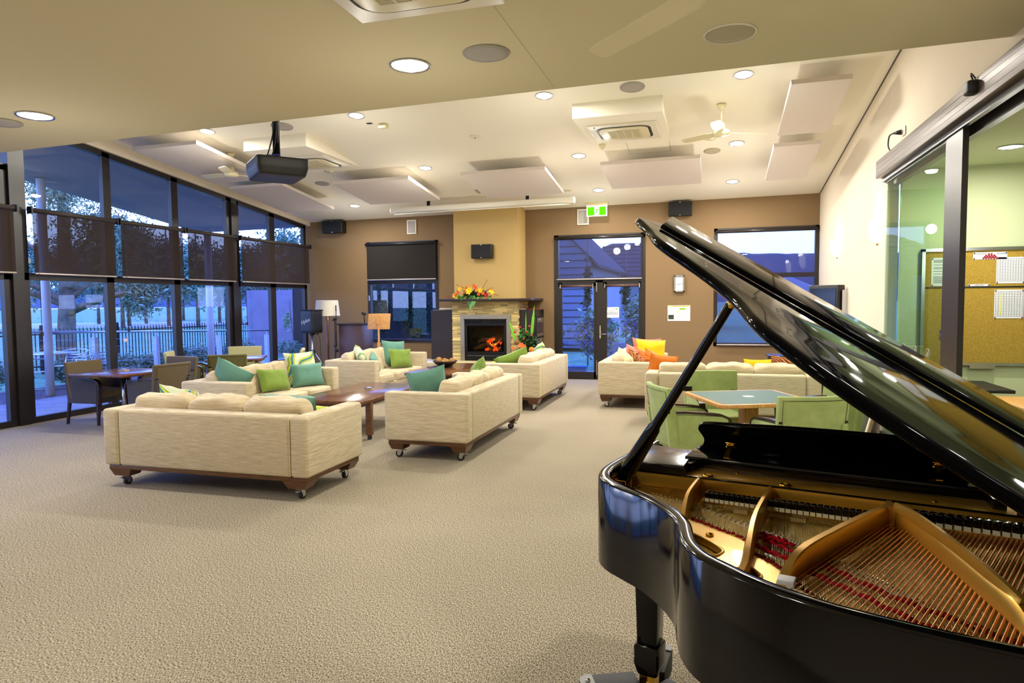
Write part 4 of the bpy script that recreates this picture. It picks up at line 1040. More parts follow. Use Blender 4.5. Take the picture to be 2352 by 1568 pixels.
# ---------------------------------------------------------------- sofas
def make_sofa(label, W_=2.14, D_=.94):
    s = thing('sofa', label, 'sofa', group='cream fabric sofas on castors')
    zt, zb, at = .72, .205, .17
    hw = W_ / 2
    def sb(w, d, h, c, name, m, p=14, puff=0, n=10, wob=0, seed=0, rot=None):
        vs, fs = softbox(w, d, h, p, n, puff, wob, seed)
        mt = Matrix.Translation(c) @ (rot or Matrix.Identity(4))
        q = MB(); q.add([mt @ v for v in vs], fs, True); return q.build(name, m, s)
    for sx in (-1, 1):
        q = MB(); q.box(sx * hw, 0, zb, sx * (hw - at), D_, zt) if sx < 0 else q.box(hw - at, 0, zb, hw, D_, zt)
        q.build('arm', 'sofa_fabric', s, bevel=.028, seg=4)
    B(-hw + at + .003, .002, zb, hw - at - .003, .19, zt).build('back', 'sofa_fabric', s, bevel=.028, seg=4)
    B(-hw + at, .19, zb, hw - at, D_ - .015, .32).build('seat_base', 'sofa_fabric', s, bevel=.012)
    cw = (W_ - 2 * at) / 3
    for k in range(3):
        xc = -hw + at + cw * (k + .5)
        sb(cw - .006, .70, .16, (xc, .585, .385), 'seat_cushion', 'sofa_cushion', 10, .07, 10, .006, k)
        sb(cw + .01, .20, .41, (xc, .312, .628), 'back_cushion', 'sofa_cushion', 6.5, .05, 14, .022, k + 5, Matrix.Rotation(R(13), 4, 'X'))
    B(-hw + .03, .03, .165, hw - .03, D_ - .03, zb).build('base_rail', 'walnut', s, bevel=.004)
    for sx in (-1, 1):
        for sy_ in (0, 1):
            x0 = sx * (hw - .03); y0 = .03 if sy_ == 0 else D_ - .03; dx = -sx; dy = 1 if sy_ == 0 else -1
            t = [(x0, y0), (x0 + dx * .24, y0), (x0 + dx * .24, y0 + dy * .17), (x0, y0 + dy * .17)]
            b = [(x0 + dx * .035, y0 + dy * .02), (x0 + dx * .20, y0 + dy * .02), (x0 + dx * .20, y0 + dy * .15), (x0 + dx * .035, y0 + dy * .15)]
            if dx * dy < 0: t.reverse(); b.reverse()
            q = MB(); q.hexa([(x, y, .098) for x, y in b], [(x, y, .166) for x, y in t]); lg = q.build('leg', 'walnut', s)
            cx, cyy = x0 + dx * .11, y0 + dy * .085
            q = MB(); q.tube([(cx - .016, cyy + .01, .038), (cx + .016, cyy + .01, .038)], .038, 16); q.build('caster_wheel', 'rubber', lg)
            q = MB(); q.tube([(cx - .018, cyy + .01, .038), (cx + .018, cyy + .01, .038)], .02, 12)
            for a in (-.022, .018): q.hexa([(cx + a, cyy - .012, .03), (cx + a + .004, cyy - .012, .03), (cx + a + .004, cyy + .03, .03), (cx + a, cyy + .03, .03)], [(cx + a, cyy - .035, .09), (cx + a + .004, cyy - .035, .09), (cx + a + .004, cyy + .02, .09), (cx + a, cyy + .02, .09)])
            q.box(cx - .03, cyy - .04, .088, cx + .03, cyy + .03, .1); q.box(cx - .014, cyy - .07, .072, cx + .014, cyy - .02, .08)
            q.build('caster_fork', 'aluminium', lg)
    # side seams
    q = MB()
    for sx in (-1, 1): q.box(sx * (hw - at) - .0015, -.001, zb + .01, sx * (hw - at) + .0015, .004, zt - .02)
    q.build('seam', 'walnut' if False else 'beige_cloth', s)
    return s
so = make_sofa('cream sofa nearest the camera, its back turned to the camera')
def place(o, x, y, deg): o.location = (x, y, 0); o.rotation_euler = (0, 0, R(deg)); WM[o.name] = Matrix.Translation(o.location) @ Matrix.Rotation(R(deg), 4, 'Z')
place(so, -4.28, 4.89, 0)
sofas = {'S1': so}
for key, x, y, dg, lb in (('S2', -2.40, 7.60, 90, 'cream sofa with its back to the open carpet, second nearest the camera'),
                          ('S3', -2.49, 11.02, 90, 'cream sofa right of the fireplace, in front of the glass double doors'),
                          ('S4', -6.28, 7.95, -90, 'cream sofa facing the nearer coffee table, a tall print cushion in its far corner'),
                          ('S5', -6.20, 11.07, -90, 'cream sofa left of the fireplace in front of the lectern'),
                          ('S6', -1.70, 11.6, -90, 'cream sofa against the double doors holding the yellow and orange cushions'),
                          ('S7', .23, 9.05, 0, 'long cream sofa behind the green armchairs, its back turned to the camera')):
    n = dup(so, label=lb); place(n, x, y, dg); sofas[key] = n
# back cushions pushed out a little on each sofa for variety
def pillow(label, mname, w, h, t, loc, rz, lean=-18, roll=0, seed=0, group=None, name='cushion'):
    vs, fs = pillow_mesh(w, h, t, seed)
    mt = Matrix.Rotation(R(-lean), 4, 'X') @ Matrix.Rotation(R(roll), 4, 'Y')
    m = MB(); m.add([mt @ v for v in vs], fs, True)
    o = m.build(name, mname); o.location = loc; o.rotation_euler = (0, 0, R(rz))
    return tag(o, label, 'cushion', group)
# local y axis of a sofa points from back to seat; rz below is the sofa's heading
SEAT = .475
pillow('teal cushion standing in the near arm corner of the sofa by the window tables', 'teal_linen', .50, .50, .16, (-5.80, 7.20, SEAT + .23), 10, -22, 30, 1)
pillow('small rectangular green chenille cushion on the sofa by the window tables', 'green_chenille', .50, .33, .15, (-5.75, 8.0, SEAT + .15), -100, -22, -4, 2)
pillow('rectangular teal cushion in front of the tall print cushion', 'teal_linen', .52, .34, .15, (-5.62, 8.62, SEAT + .16), -118, -16, 0, 3)
pillow('tall white cushion printed with blue, green and yellow swirls in the far corner', 'swirl_print', .52, .50, .16, (-5.80, 8.74, SEAT + .24), -112, -14, 0, 4)
pillow('long teal cushion lying across the right end of the nearest sofa', 'teal_linen', .55, .35, .16, (-3.72, 5.42, SEAT + .20), 8, -30, 3, 5)
pillow('lime silk cushion peeping over the right arm of the nearest sofa', 'lime_silk', .42, .36, .12, (-3.55, 5.68, SEAT + .12), 20, -60, 0, 6)
pillow('swirl print cushion poking up behind the left end of the nearest sofa', 'swirl_print', .48, .46, .15, (-5.0, 5.5, SEAT + .17), -6, -20, 8, 7)
pillow('teal cushion standing up inside the near arm of the second sofa', 'teal_linen', .44, .46, .16, (-2.98, 6.90, SEAT + .25), 34, -12, -12, 8)
pillow('lime silk cushion half hidden behind the near arm of the second sofa', 'lime_silk', .36, .34, .12, (-3.12, 7.05, SEAT + .12), 30, -35, 6, 9)
pillow('pale green cushion standing at the far end of the second sofa', 'green_chenille', .46, .46, .14, (-2.90, 8.28, SEAT + .22), 120, -12, 20, 10)
pillow('smaller pale green cushion leaning on the far cushion of the second sofa', 'green_chenille', .36, .34, .12, (-2.88, 8.05, SEAT + .17), 115, -14, 18, 11)
pillow('swirl print cushion at the near end of the sofa in front of the lectern', 'swirl_print', .46, .46, .15, (-5.73, 10.42, SEAT + .2), -55, -16, 24, 12)
pillow('small teal cushion above the near arm of the sofa by the lectern', 'teal_linen', .42, .32, .13, (-5.50, 10.45, SEAT + .17), -70, -20, 14, 13)
pillow('large teal cushion behind the green one on the sofa by the lectern', 'teal_linen', .52, .48, .16, (-5.72, 11.64, SEAT + .25), -120, -14, -4, 14)
pillow('square green chenille cushion at the far end of the sofa in front of the lectern', 'green_chenille', .50, .36, .15, (-5.50, 11.46, SEAT + .17), -118, -16, -3, 15)
pillow('large green chenille cushion leaning at the near end of the sofa right of the fireplace', 'green_chenille', .56, .48, .17, (-3.02, 10.42, SEAT + .20), 30, -30, -24, 16)
pillow('lime silk cushion beside the large green one on the sofa right of the fireplace', 'lime_silk', .36, .3, .12, (-3.28, 10.5, SEAT + .13), 30, -50, 0, 17)
pillow('swirl print cushion at the far end of the sofa right of the fireplace', 'swirl_print', .46, .46, .15, (-2.95, 11.65, SEAT + .22), 110, -12, 16, 18)
pillow('teal cushion mostly hidden on the sofa right of the fireplace', 'teal_linen', .40, .34, .13, (-3.02, 11.25, SEAT + .16), 110, -16, 10, 19)
pillow('beige cushion nearest the arm among the orange cushions', 'beige_cloth', .44, .42, .15, (-1.30, 10.86, SEAT + .19), -60, -14, 22, 20)
pillow('patterned red and brown cushion behind the beige one', 'spice_print', .44, .42, .14, (-1.12, 10.92, SEAT + .17), -58, -20, 24, 21)
pillow('orange silk cushion left of the yellow cushion', 'orange_silk', .46, .44, .14, (-1.02, 11.12, SEAT + .19), -50, -18, 20, 22)
pillow('second orange silk cushion leaning just below the yellow cushion', 'orange_silk', .44, .42, .14, (-.88, 11.0, SEAT + .18), -42, -20, 26, 23)
pillow('bright yellow silk cushion, tallest on the sofa by the double doors', 'yellow_silk', .54, .54, .17, (-.98, 11.72, SEAT + .27), -150, -12, -4, 24)
pillow('coral cushion just visible behind the bright yellow cushion', 'coral_cloth', .54, .54, .14, (-1.06, 11.90, SEAT + .28), -150, -12, -3, 25)
pillow('coral cushion peeping out between the beige and the orange cushions', 'coral_cloth', .40, .40, .13, (-1.22, 11.25, SEAT + .25), -60, -14, 16, 26)
pillow('orange silk cushion at the left end of the long sofa behind the green chairs', 'orange_silk', .42, .38, .14, (-.66, 9.6, SEAT + .26), 24, -14, 8, 27)
pillow('yellow cushion showing over the back of the long sofa behind the green chairs', 'yellow_silk', .42, .40, .13, (.62, 9.66, SEAT + .21), 0, -14, 0, 28)
pillow('patterned cushion with an orange edge showing over the back of the long sofa', 'spice_print', .5, .46, .14, (.98, 9.6, SEAT + .22), -8, -14, 6, 29)

# ---------------------------------------------------------------- coffee tables
def coffee(label, x0, x1, y0, y1, z, name='coffee_table'):
    t = thing(name, label, 'coffee table', ((x0 + x1) / 2, (y0 + y1) / 2, 0), group='low dark wood coffee tables')
    hx, hy = (x1 - x0) / 2, (y1 - y0) / 2
    B(-hx, -hy, z - .04, hx, hy, z).build('tabletop', 'table_walnut', t, bevel=.004)
    B(-hx + .12, -hy + .2, z - .10, hx - .12, hy - .2, z - .04).build('apron', 'walnut', t)
    for a in (-1, 1):
        for b_ in (-1, 1):
            lg = B(a * (hx - .005), b_ * (hy - .26), .055, a * (hx - .075), b_ * (hy - .19), z - .04) if a * b_ else None
            xx = sorted((a * (hx - .005), a * (hx - .075))); yy = sorted((b_ * (hy - .30), b_ * (hy - .23)))
            lg = B(xx[0], yy[0], .055, xx[1], yy[1], z - .04).build('leg', 'walnut', t, bevel=.003)
            MB().tube([((xx[0] + xx[1]) / 2 - .018, (yy[0] + yy[1]) / 2, .027), ((xx[0] + xx[1]) / 2 + .018, (yy[0] + yy[1]) / 2, .027)], .027, 12).build('caster', 'rubber', lg)
    return t
coffee('dark wood coffee table on castors between the two nearest sofas', -4.93, -3.96, 7.17, 9.0, .5)
coffee('dark wood coffee table in front of the fireplace, carrying a bowl', -4.91, -3.95, 10.36, 12.3, .5)
def coasters(label, x, y, z):
    c = thing('coaster_set', label, 'coasters', (x, y, z), rz=R(8), group='coaster stacks')
    for k in range(3): B(-.05, -.05, .001 + k * .008, .05, .05, .007 + k * .008).build('coaster', 'ink_blue' if k == 2 else 'beige_cloth', c)
    B(-.03, -.03, .023, .03, .03, .0245).build('print', 'paper', c)
coasters('small stack of coasters on the nearer coffee table', -4.45, 8.28, .5)
coasters('small stack of coasters beside the bowl', -4.55, 10.95, .5)
b_ = thing('decor_bowl', 'dark wooden bowl filled with dry woven balls', 'bowl', (-4.62, 11.45, .5))
MB().lathe([(.0001, .004), (.07, 0), (.10, .012), (.19, .07), (.225, .115), (.215, .118), (.175, .075), (.09, .025), (.0001, .02)], n=32).build('bowl', 'bowl_dark', b_)
g = random.Random(5)
for k, (x, y, z, r, s) in enumerate(((-.11, -.02, .12, .062, 'largest, at the left'), (-.02, .03, .11, .05, 'at the back left'), (.05, -.04, .10, .052, 'front middle'), (.12, .03, .11, .055, 'at the right'), (.0, -.09, .09, .042, 'smallest, at the front'), (-.06, .1, .10, .045, 'at the rear'))):
    m = MB(); m.ball((0, 0, 0), r, 14, 10)
    m.v = [tuple(Vector(v) * (1 + .10 * noise.noise(Vector(v) * 60))) for v in m.v]
    o = m.build('dry_ball', 'dry_pod'); o.location = (-4.62 + x, 11.45 + y, .5 + z)
    tag(o, 'brown woven ball in the dark bowl, ' + s, 'decorative ball', 'woven balls in the bowl')

# ---------------------------------------------------------------- arm chairs
def make_chair(label, group, fab, inner, woodm, back_h=.88, curve=.04):
    c = thing('armchair', label, 'chair', group=group)
    # faces +y, origin at seat centre on the floor
    W2, D2 = .28, .27
    vs, fs = softbox(.50, .52, .11, 8, 8, .08); m = MB(); m.add([v + Vector((0, .01, .425)) for v in vs], fs, True); m.build('seat', inner, c)
    # backrest: gently curved slab, leaning back
    n = 10; P0 = []; 
    def bp(u, v, side):
        x = u * W2 * (1.0 + .06 * v); y = -D2 + .035 - .075 * v - curve * (1 - u * u) + (0.055 if side else 0)
        return (x, y, .36 + (back_h - .36) * v)
    m = MB()
    vs = []
    for side in (0, 1):
        for j in range(7):
            for i in range(n + 1): vs.append(bp(-1 + 2 * i / n, j / 6, side))
    k = 7 * (n + 1); fs = []
    for j in range(6):
        for i in range(n):
            a = j * (n + 1) + i; fs.append((a, a + 1, a + n + 2, a + n + 1)); fs.append((k + a + n + 1, k + a + n + 2, k + a + 1, k + a))
    for i in range(n): fs.append((i + 1, i, k + i, k + i + 1)); a = 6 * (n + 1) + i; fs.append((a, a + 1, k + a + 1, k + a))
    for j in range(6):
        a = j * (n + 1); fs.append((a, a + n + 1, k + a + n + 1, k + a)); a += n; fs.append((a + n + 1, a, k + a, k + a + n + 1))
    m.add(vs, fs, True); m.build('backrest', fab, c, bevel=.012, seg=3)
    m = MB()  # piping line around the back face
    pts = [Vector(bp(u * .9, v, 0)) + Vector((0, -.003, 0)) for u, v in [(-1, .05)] + [(-1, .3), (-1, .6), (-1, .94)] + [(u / 5, .94) for u in range(-4, 5)] + [(1, .94), (1, .6), (1, .3), (1, .05)]]
    m.tube(pts, .002, 5); m.build('piping', 'dark_wood', c)
    for s in (-1, 1):
        x0, x1 = sorted((s * W2, s * (W2 - .05)))
        poly = [(-D2 + .0, .30), (D2 - .03, .30), (D2 - .005, .60), (D2 - .03, .625), (-D2 - .04, .66)]
        m = MB(); m.add([(x0, y, z) for y, z in poly] + [(x1, y, z) for y, z in poly], [tuple(range(5))[::-1], tuple(range(5, 10))] + [(i, (i + 1) % 5, 5 + (i + 1) % 5, 5 + i) for i in range(5)])
        m.build('arm_panel', fab, c, bevel=.008, seg=3)
        xc = s * (W2 - .025)
        m = MB(); arc = [(-D2 - .02, .668), (-.12, .662), (.05, .648), (.2, .628), (D2 - .01, .60), (D2 + .008, .565), (D2 + .0, .40), (D2 - .01, .3)]
        vs = []; fs = []
        for i, (y, z) in enumerate(arc):
            j = min(i + 1, len(arc) - 1); i0 = max(i - 1, 0); dy, dz = arc[j][0] - arc[i0][0], arc[j][1] - arc[i0][1]; L_ = math.hypot(dy, dz); ny, nz = -dz / L_, dy / L_
            for a, b_ in ((-.03, 0), (.03, 0), (.03, .018), (-.03, .018)): vs.append((xc + a, y + ny * b_, z + nz * b_))
        for i in range(len(arc) - 1):
            for q in range(4): fs.append((i * 4 + q, i * 4 + (q + 1) % 4, i * 4 + 4 + (q + 1) % 4, i * 4 + 4 + q))
        fs += [(3, 2, 1, 0), tuple(len(vs) - 4 + q for q in range(4))]
        m.add(vs, fs); m.build('armrest', woodm, c)
        for yy, lean_ in ((D2 - .03, 0), (-D2 + .01, -.05)):
            m = MB(); t = .019; b_ = .014
            m.hexa([(xc - b_, yy + lean_ - b_, 0), (xc + b_, yy + lean_ - b_, 0), (xc + b_, yy + lean_ + b_, 0), (xc - b_, yy + lean_ + b_, 0)], [(xc - t, yy - t, .33), (xc + t, yy - t, .33), (xc + t, yy + t, .33), (xc - t, yy + t, .33)])
            m.build('leg', woodm, c)
    B(-W2 + .045, -D2 + .03, .30, W2 - .045, D2 - .03, .39).build('seat_frame', fab, c)
    return c
ca = make_chair('brown armchair left of the square table, facing into the room', 'armchairs at the window tables', 'grey_weave', 'brown_weave', 'dark_wood', .87, .02)
for ch in ca.children:
    if ch.name.startswith('backrest'): ch.data.materials[0] = M['brown_weave']
place(ca, -8.40, 7.66, -90)
n = dup(ca, 'brown armchair right of the square table, seen from behind', (-7.33, 7.62, 0), R(84))
n = dup(ca, 'grey brown armchair on the far side of the square table', (-7.84, 8.35, 0), R(176))
co = make_chair('olive armchair with its back to the camera at the farther window table', 'armchairs at the window tables', 'olive_weave', 'cream_weave', 'dark_wood', .87, .02)
place(co, -7.52, 9.33, 31)
dup(co, 'cream backed armchair facing the camera at the farther window table', (-8.34, 10.72, 0), R(211))
dup(co, 'cream armchair seen edge-on between the sofa and the room corner', (-7.22, 10.42, 0), R(121))
dup(co, 'cream armchair half hidden behind the grey brown one, beside the glass', (-8.62, 9.62, 0), R(-59))
for n in bpy.data.objects:
    if n.type == 'MESH' and n.parent and n.name.startswith('backrest') and n.parent['label'].startswith('cream') :
        n.data = n.data.copy(); n.data.materials[0] = M['cream_weave']
cg = make_chair('green velvet armchair left of the card table, nearest the piano prop', 'green velvet armchairs', 'green_velvet', 'green_velvet', 'dark_wood', .89, .05)
place(cg, -.20, 6.48, -67)
dup(cg, 'green velvet armchair on the far side of the card table, facing the camera', (.07, 7.50, 0), R(198))
dup(cg, 'green velvet armchair with its back to the camera, right of the card table', (.69, 6.15, 0), R(20))
dup(cg, 'green velvet armchair beside the leaning picture frames', (1.0, 7.22, 0), R(114))

# ---------------------------------------------------------------- tables
def table(label, x, y, rz, s, mtop, rim, base, z=.74, chamfer=0, group=None, name='table'):
    t = thing(name, label, 'table', (x, y, 0), rz=R(rz), group=group)
    h = s / 2; c = chamfer
    poly = [(-h + c, -h), (h - c, -h), (h, -h + c), (h, h - c), (h - c, h), (-h + c, h), (-h, h - c), (-h, -h + c)] if c else [(-h, -h), (h, -h), (h, h), (-h, h)]
    MB().prism(poly, z - .035, z).build('tabletop', rim, t, bevel=.005)
    if mtop != rim:
        k = (h - .045) / h
        MB().prism([(a * k, b_ * k) for a, b_ in poly], z, z + .002).build('playing_surface', mtop, t)
    MB().box(-h * .6, -h * .6, z - .06, h * .6, h * .6, z - .035).build('sub_top', base[1], t)
    return t
t = table('dark square wooden table with coasters beside the window wall', -7.92, 7.62, 0, .92, 'table_walnut', 'table_walnut', ('chrome', 'dark_wood'), .74)
MB().tube([(0, 0, .70), (0, 0, .03)], .035, 20).build('pedestal', 'chrome', t)
MB().lathe([(.0001, .04), (.05, .035), (.22, .02), (.24, .0)], n=32).build('base', 'chrome', t)
coasters('small stack of coasters on the square window table', -7.95, 7.66, .741)
t = table('square dark table farther along the window wall among cream chairs', -7.92, 10.02, 31, .9, 'table_walnut', 'table_walnut', ('chrome', 'dark_wood'), .74)
MB().tube([(0, 0, .70), (0, 0, .03)], .035, 20).build('pedestal', 'chrome', t)
MB().lathe([(.0001, .04), (.05, .035), (.22, .02), (.24, .0)], n=32).build('base', 'chrome', t)
t = table('square card table with a green playing surface and oak rim', .34, 6.84, 22, .95, 'table_green', 'oak', ('oak', 'oak'), .74, .04, name='card_table')
B(-.07, -.07, .08, .07, .07, .70).build('pedestal', 'oak', t, bevel=.006)
for a in range(4):
    mt = Matrix.Rotation(R(45 + 90 * a), 4, 'Z'); MB().box(.05, -.03, .02, .42, .03, .08, mt).build('foot', 'oak', t)
MB().lathe([(.0001, .7435), (.055, .7435), (.055, .742)], n=28).build('centre_mark', 'paper', t)

# ---------------------------------------------------------------- things by the left back wall
s_ = thing('loudspeaker', 'black covered loudspeaker marked Hylex on a tripod in the room corner', 'loudspeaker', (-8.24, 12.85, 1.03), rz=R(-14))
vs, fs = softbox(.36, .30, .50, 14, 8); m = MB(); m.add([v + Vector((0, 0, .25)) for v in vs], fs, True); m.build('cabinet', 'black_plastic', s_)
B(-.185, -.155, .48, .185, .155, .505).build('cover_flap', 'black_grille', s_, bevel=.006)
m = MB().tube([(.19, -.08, .0), (.25, -.08, .0)], .025, 10).tube([(-.19, .05, .35), (-.22, .05, .2)], .04, 10); m.build('carry_handle', 'black_plastic', s_)
text_mesh('Hylex', .12, 'lettering', 'paper', s_, Matrix.Translation((-.03, -.152, .26)) @ Matrix.Rotation(R(-18) * 0, 4, 'Y') @ Matrix.Rotation(PI / 2, 4, 'X') @ Matrix.Rotation(R(18), 4, 'Z'), .001, shear=.2)
s_ = thing('tripod_stand', 'silver and black tripod stand carrying the covered loudspeaker', 'stand', (-8.24, 12.85, 0), rz=R(20))
MB().tube([(0, 0, .2), (0, 0, 1.03)], .02, 12).build('pole', 'aluminium', s_); MB().lathe([(.03, .98), (.05, 1.0), (.05, 1.03)], n=16).build('top_cup', 'black_plastic', s_)
MB().lathe([(.03, .60), (.06, .61), (.06, .66), (.03, .67)], n=16).build('collar', 'black_plastic', s_)
for a in (-90, 30, 150):
    d = Vector((math.cos(R(a)), math.sin(R(a)), 0))
    MB().tube([d * .04 + Vector((0, 0, .63)), d * .42 + Vector((0, 0, .02))], .013, 8).tube([Vector((0, 0, .25)), d * .22 + Vector((0, 0, .32))], .008, 6).build('leg', 'aluminium', s_)
    MB().ball(d * .42 + Vector((0, 0, .015)), .018, 8, 6).build('foot', 'rubber', s_)
tag(MB().tube(smooth_path([(-8.06, 12.8, 1.03), (-8.02, 12.8, .9), (-8.04, 12.85, .6), (-8.02, 12.9, .2), (-8.1, 13.0, .006)]), .005, 5).build('hanging_cable', 'black_plastic'), 'thin black cord hanging from the loudspeaker on the tripod', 'cord')
l_ = thing('floor_lamp', 'floor lamp with a white drum shade and slim dark wood stem', 'lamp', (-8.10, 13.25, 0))
MB().lathe([(.0001, .02), (.13, .02), (.14, 0)], n=24).build('base', 'dark_wood', l_)
MB().tube([(0, 0, .02), (0, 0, .7), (0, 0, 1.38)], [.016, .024, .04], 12).build('pole', 'walnut', l_)
m = MB(); pr = [(.27, 1.40), (.235, 1.73)]; m.lathe(pr, n=36); m.f = [f for f in m.f if len(f) == 4]; m.sm = [True] * len(m.f); m.build('lamp_shade', 'lamp_linen', l_)
m = MB(); m.tube([(.27 * math.cos(a), .27 * math.sin(a), 1.40) for a in np.linspace(0, 2 * PI, 37)], .004, 5, cap=False); m.tube([(.235 * math.cos(a), .235 * math.sin(a), 1.73) for a in np.linspace(0, 2 * PI, 37)], .004, 5, cap=False); m.tube([(-.25, 0, 1.6), (.25, 0, 1.6)], .003, 4); m.build('shade_ring', 'paper', l_)
s_ = thing('microphone_stand', 'black microphone stand with a folded boom beside the floor lamp', 'microphone stand', (-7.86, 13.15, 0))
MB().lathe([(.0001, .02), (.11, .018), (.12, 0)], n=20).build('base', 'black_metal', s_); MB().tube([(0, 0, .02), (0, 0, 1.33)], .011, 8).build('pole', 'black_metal', s_)
MB().tube([(.05, -.03, .62), (.05, -.03, 1.63)], .009, 8).build('boom', 'black_metal', s_)
MB().tube([(-.05, -.02, 1.30), (.08, -.03, 1.34)], .014, 8).ball((0, 0, 1.33), .03, 10, 6).tube([(.05, -.03, 1.5), (.05, -.03, 1.62)], .014, 8).build('clutch', 'black_plastic', s_)
MB().tube([(.03, -.05, .72), (.09, -.05, .62)], .028, 10).ball((.01, -.02, .74), .035, 8, 6).build('clip', 'black_plastic', s_)
l_ = thing('lectern', 'dark wooden lectern against the brown wall left of the black blind', 'lectern', (-7.52, 13.45, 0))
B(-7.80, 13.2, 0, -7.24, 13.7, 1.20).build('body', 'lectern_wood', l_, world=True, bevel=.004)
B(-7.84, 13.16, 1.20, -7.2, 13.85, 1.225).build('top', 'espresso', l_, world=True, bevel=.003)
s_ = thing('gooseneck_microphone', 'small black microphone standing on the lectern', 'microphone', (-7.22, 13.3, 1.225))
MB().tube([(0, 0, 0), (-.01, 0, .15), (-.02, 0, .2)], .009, 8).build('neck', 'black_metal', s_); MB().tube([(-.06, 0, .23), (.02, 0, .2)], .028, 12).build('clip', 'black_plastic', s_)
m_ = thing('music_stand', 'oak music stand with a flat panel on a slim post', 'music stand', (-6.6, 12.75, 0), rz=R(6))
mt = Matrix.Translation((0, .02, 1.28)) @ Matrix.Rotation(R(-12), 4, 'X')
MB().box(-.24, -.008, -.16, .24, .008, .17, mt).build('desk_panel', 'oak', m_, bevel=.003)
MB().box(-.03, -.05, -.06, .03, -.008, .11, mt).build('bracket', 'oak', m_); B(-.018, -.03, .2, .018, .005, 1.26).build('post', 'oak', m_, bevel=.003); B(-.028, -.04, .1, .028, .015, .85).build('lower_post', 'oak', m_, bevel=.003)
for a in (-90, 30, 150):
    mt = Matrix.Rotation(R(a), 4, 'Z'); MB().hexa([mt @ Vector(p) for p in ((0, -.015, 0), (.26, -.015, 0), (.26, .015, 0), (0, .015, 0))], [mt @ Vector(p) for p in ((0, -.015, .14), (.26, -.015, .03), (.26, .015, .03), (0, .015, .14))]).build('foot', 'oak', m_)
s_ = thing('socket_plate', 'small white double socket on the wall behind the floor lamp', 'socket', (-8.2, YB - .006, .3))
B(-.06, -.006, -.035, .06, .004, .035).build('plate', 'white_plastic', s_)
s_ = thing('side_cabinet', 'low dark cabinet top showing past the long sofa, by the brown wall', 'cabinet', (1.2, 13.0, 0))
B(.95, 12.3, 0, 1.9, 12.8, .68).build('body', 'espresso', s_, world=True); B(.92, 12.27, .68, 1.93, 12.83, .71).build('top', 'espresso', s_, world=True)
# ---------------------------------------------------------------- grand piano (u: treble to bass, v: keyboard to tail, local y = -v)
PZ = 1.06
pn = thing('grand_piano', 'glossy black grand piano with its lid up and gold frame showing, on a wheeled dolly', 'piano', (-.257, 2.951, 0), rz=R(-14))
def pp(u, v, z): return Vector((u, -v, z))
O_ = [(0, -.02), (0, .25), (0, .46), (.012, .56), (.045, .65), (.10, .715), (.17, .76), (.25, .81), (.32, .87), (.382, .94), (.422, 1.005), (.450, 1.08), (.482, 1.152), (.532, 1.218), (.595, 1.263), (.66, 1.305), (.74, 1.345), (.84, 1.378), (.98, 1.398), (1.15, 1.405), (1.30, 1.395), (1.40, 1.355), (1.465, 1.28), (1.495, 1.18), (1.50, 1.05), (1.50, .5), (1.50, -.02)]
OUT = [(p.x, p.y) for p in smooth_path([(u, v, 0) for u, v in O_], 5)]
def offset(path, d):
    o = []
    for i, (x, y) in enumerate(path):
        a = path[max(i - 1, 0)]; b = path[min(i + 1, len(path) - 1)]
        tx, ty = b[0] - a[0], b[1] - a[1]; L = math.hypot(tx, ty) or 1
        o.append((x + ty / L * d, y - tx / L * d))   # inwards for this winding
    return o
def inward(d): return offset(OUT, d)
t_in = inward(.04)
def sweep_rim():
    m = MB(); prof = [(0, .762), (0, 1.052), (.004, 1.057), (.010, 1.060), (.034, 1.060), (.040, 1.056), (.042, 1.05), (.042, .90), (.06, .89), (.06, .762)]
    n = len(OUT); vs = []
    for d, z in prof:
        for u, v in inward(d): vs.append(pp(u, v, z))
    k = len(prof); fs = []
    for i in range(k):
        j = (i + 1) % k
        for q in range(n - 1): fs.append((i * n + q, i * n + q + 1, j * n + q + 1, j * n + q))
    fs += [tuple(i * n for i in range(k)), tuple(i * n + n - 1 for i in range(k))[::-1]]
    m.add(vs, fs, True); return m
ob = sweep_rim().build('rim', 'piano_black', pn, weld=True); ob.data.set_sharp_from_angle(angle=R(40))
# arms, keybed, fallboard
for s, u0, u1 in (('t', 0, .06), ('b', 1.44, 1.5)):
    poly = [(-.32, .70), (-.32, .90), (-.27, .96), (-.06, .985), (-.02, 1.05), (-.02, .70)]
    m = MB(); m.add([pp(u0, v, z) for v, z in poly] + [pp(u1, v, z) for v, z in poly], [tuple(range(6)), tuple(range(6, 12))[::-1]] + [((i + 1) % 6, i, 6 + i, 6 + (i + 1) % 6) for i in range(6)])
    m.build('arm', 'piano_black', pn, bevel=.008, seg=3)
m = MB(); m.box(.03, .32, .70, 1.47, -.30, .775); m.build('keybed', 'piano_black', pn)
m = MB(); m.box(.06, .02, .80, 1.44, .04, .99); m.build('fallboard', 'piano_black', pn, bevel=.006)
# the 88 keys sit as one long row of white fronts and raised blacks, hidden behind the desk: white keys
m = MB(); m.box(.09, .04, .80, 1.41, .19, .825); m.build('key_row', 'paper', pn)
# soundboard
IN = inward(.06)
poly = [p for p in IN if p[1] > .30]
poly = [(poly[0][0], .12)] + poly + [(poly[-1][0], .12)]
MB().prism(poly, .915, .925, fn=lambda u, v, z: pp(u, v, z)).build('soundboard', 'soundboard', pn)
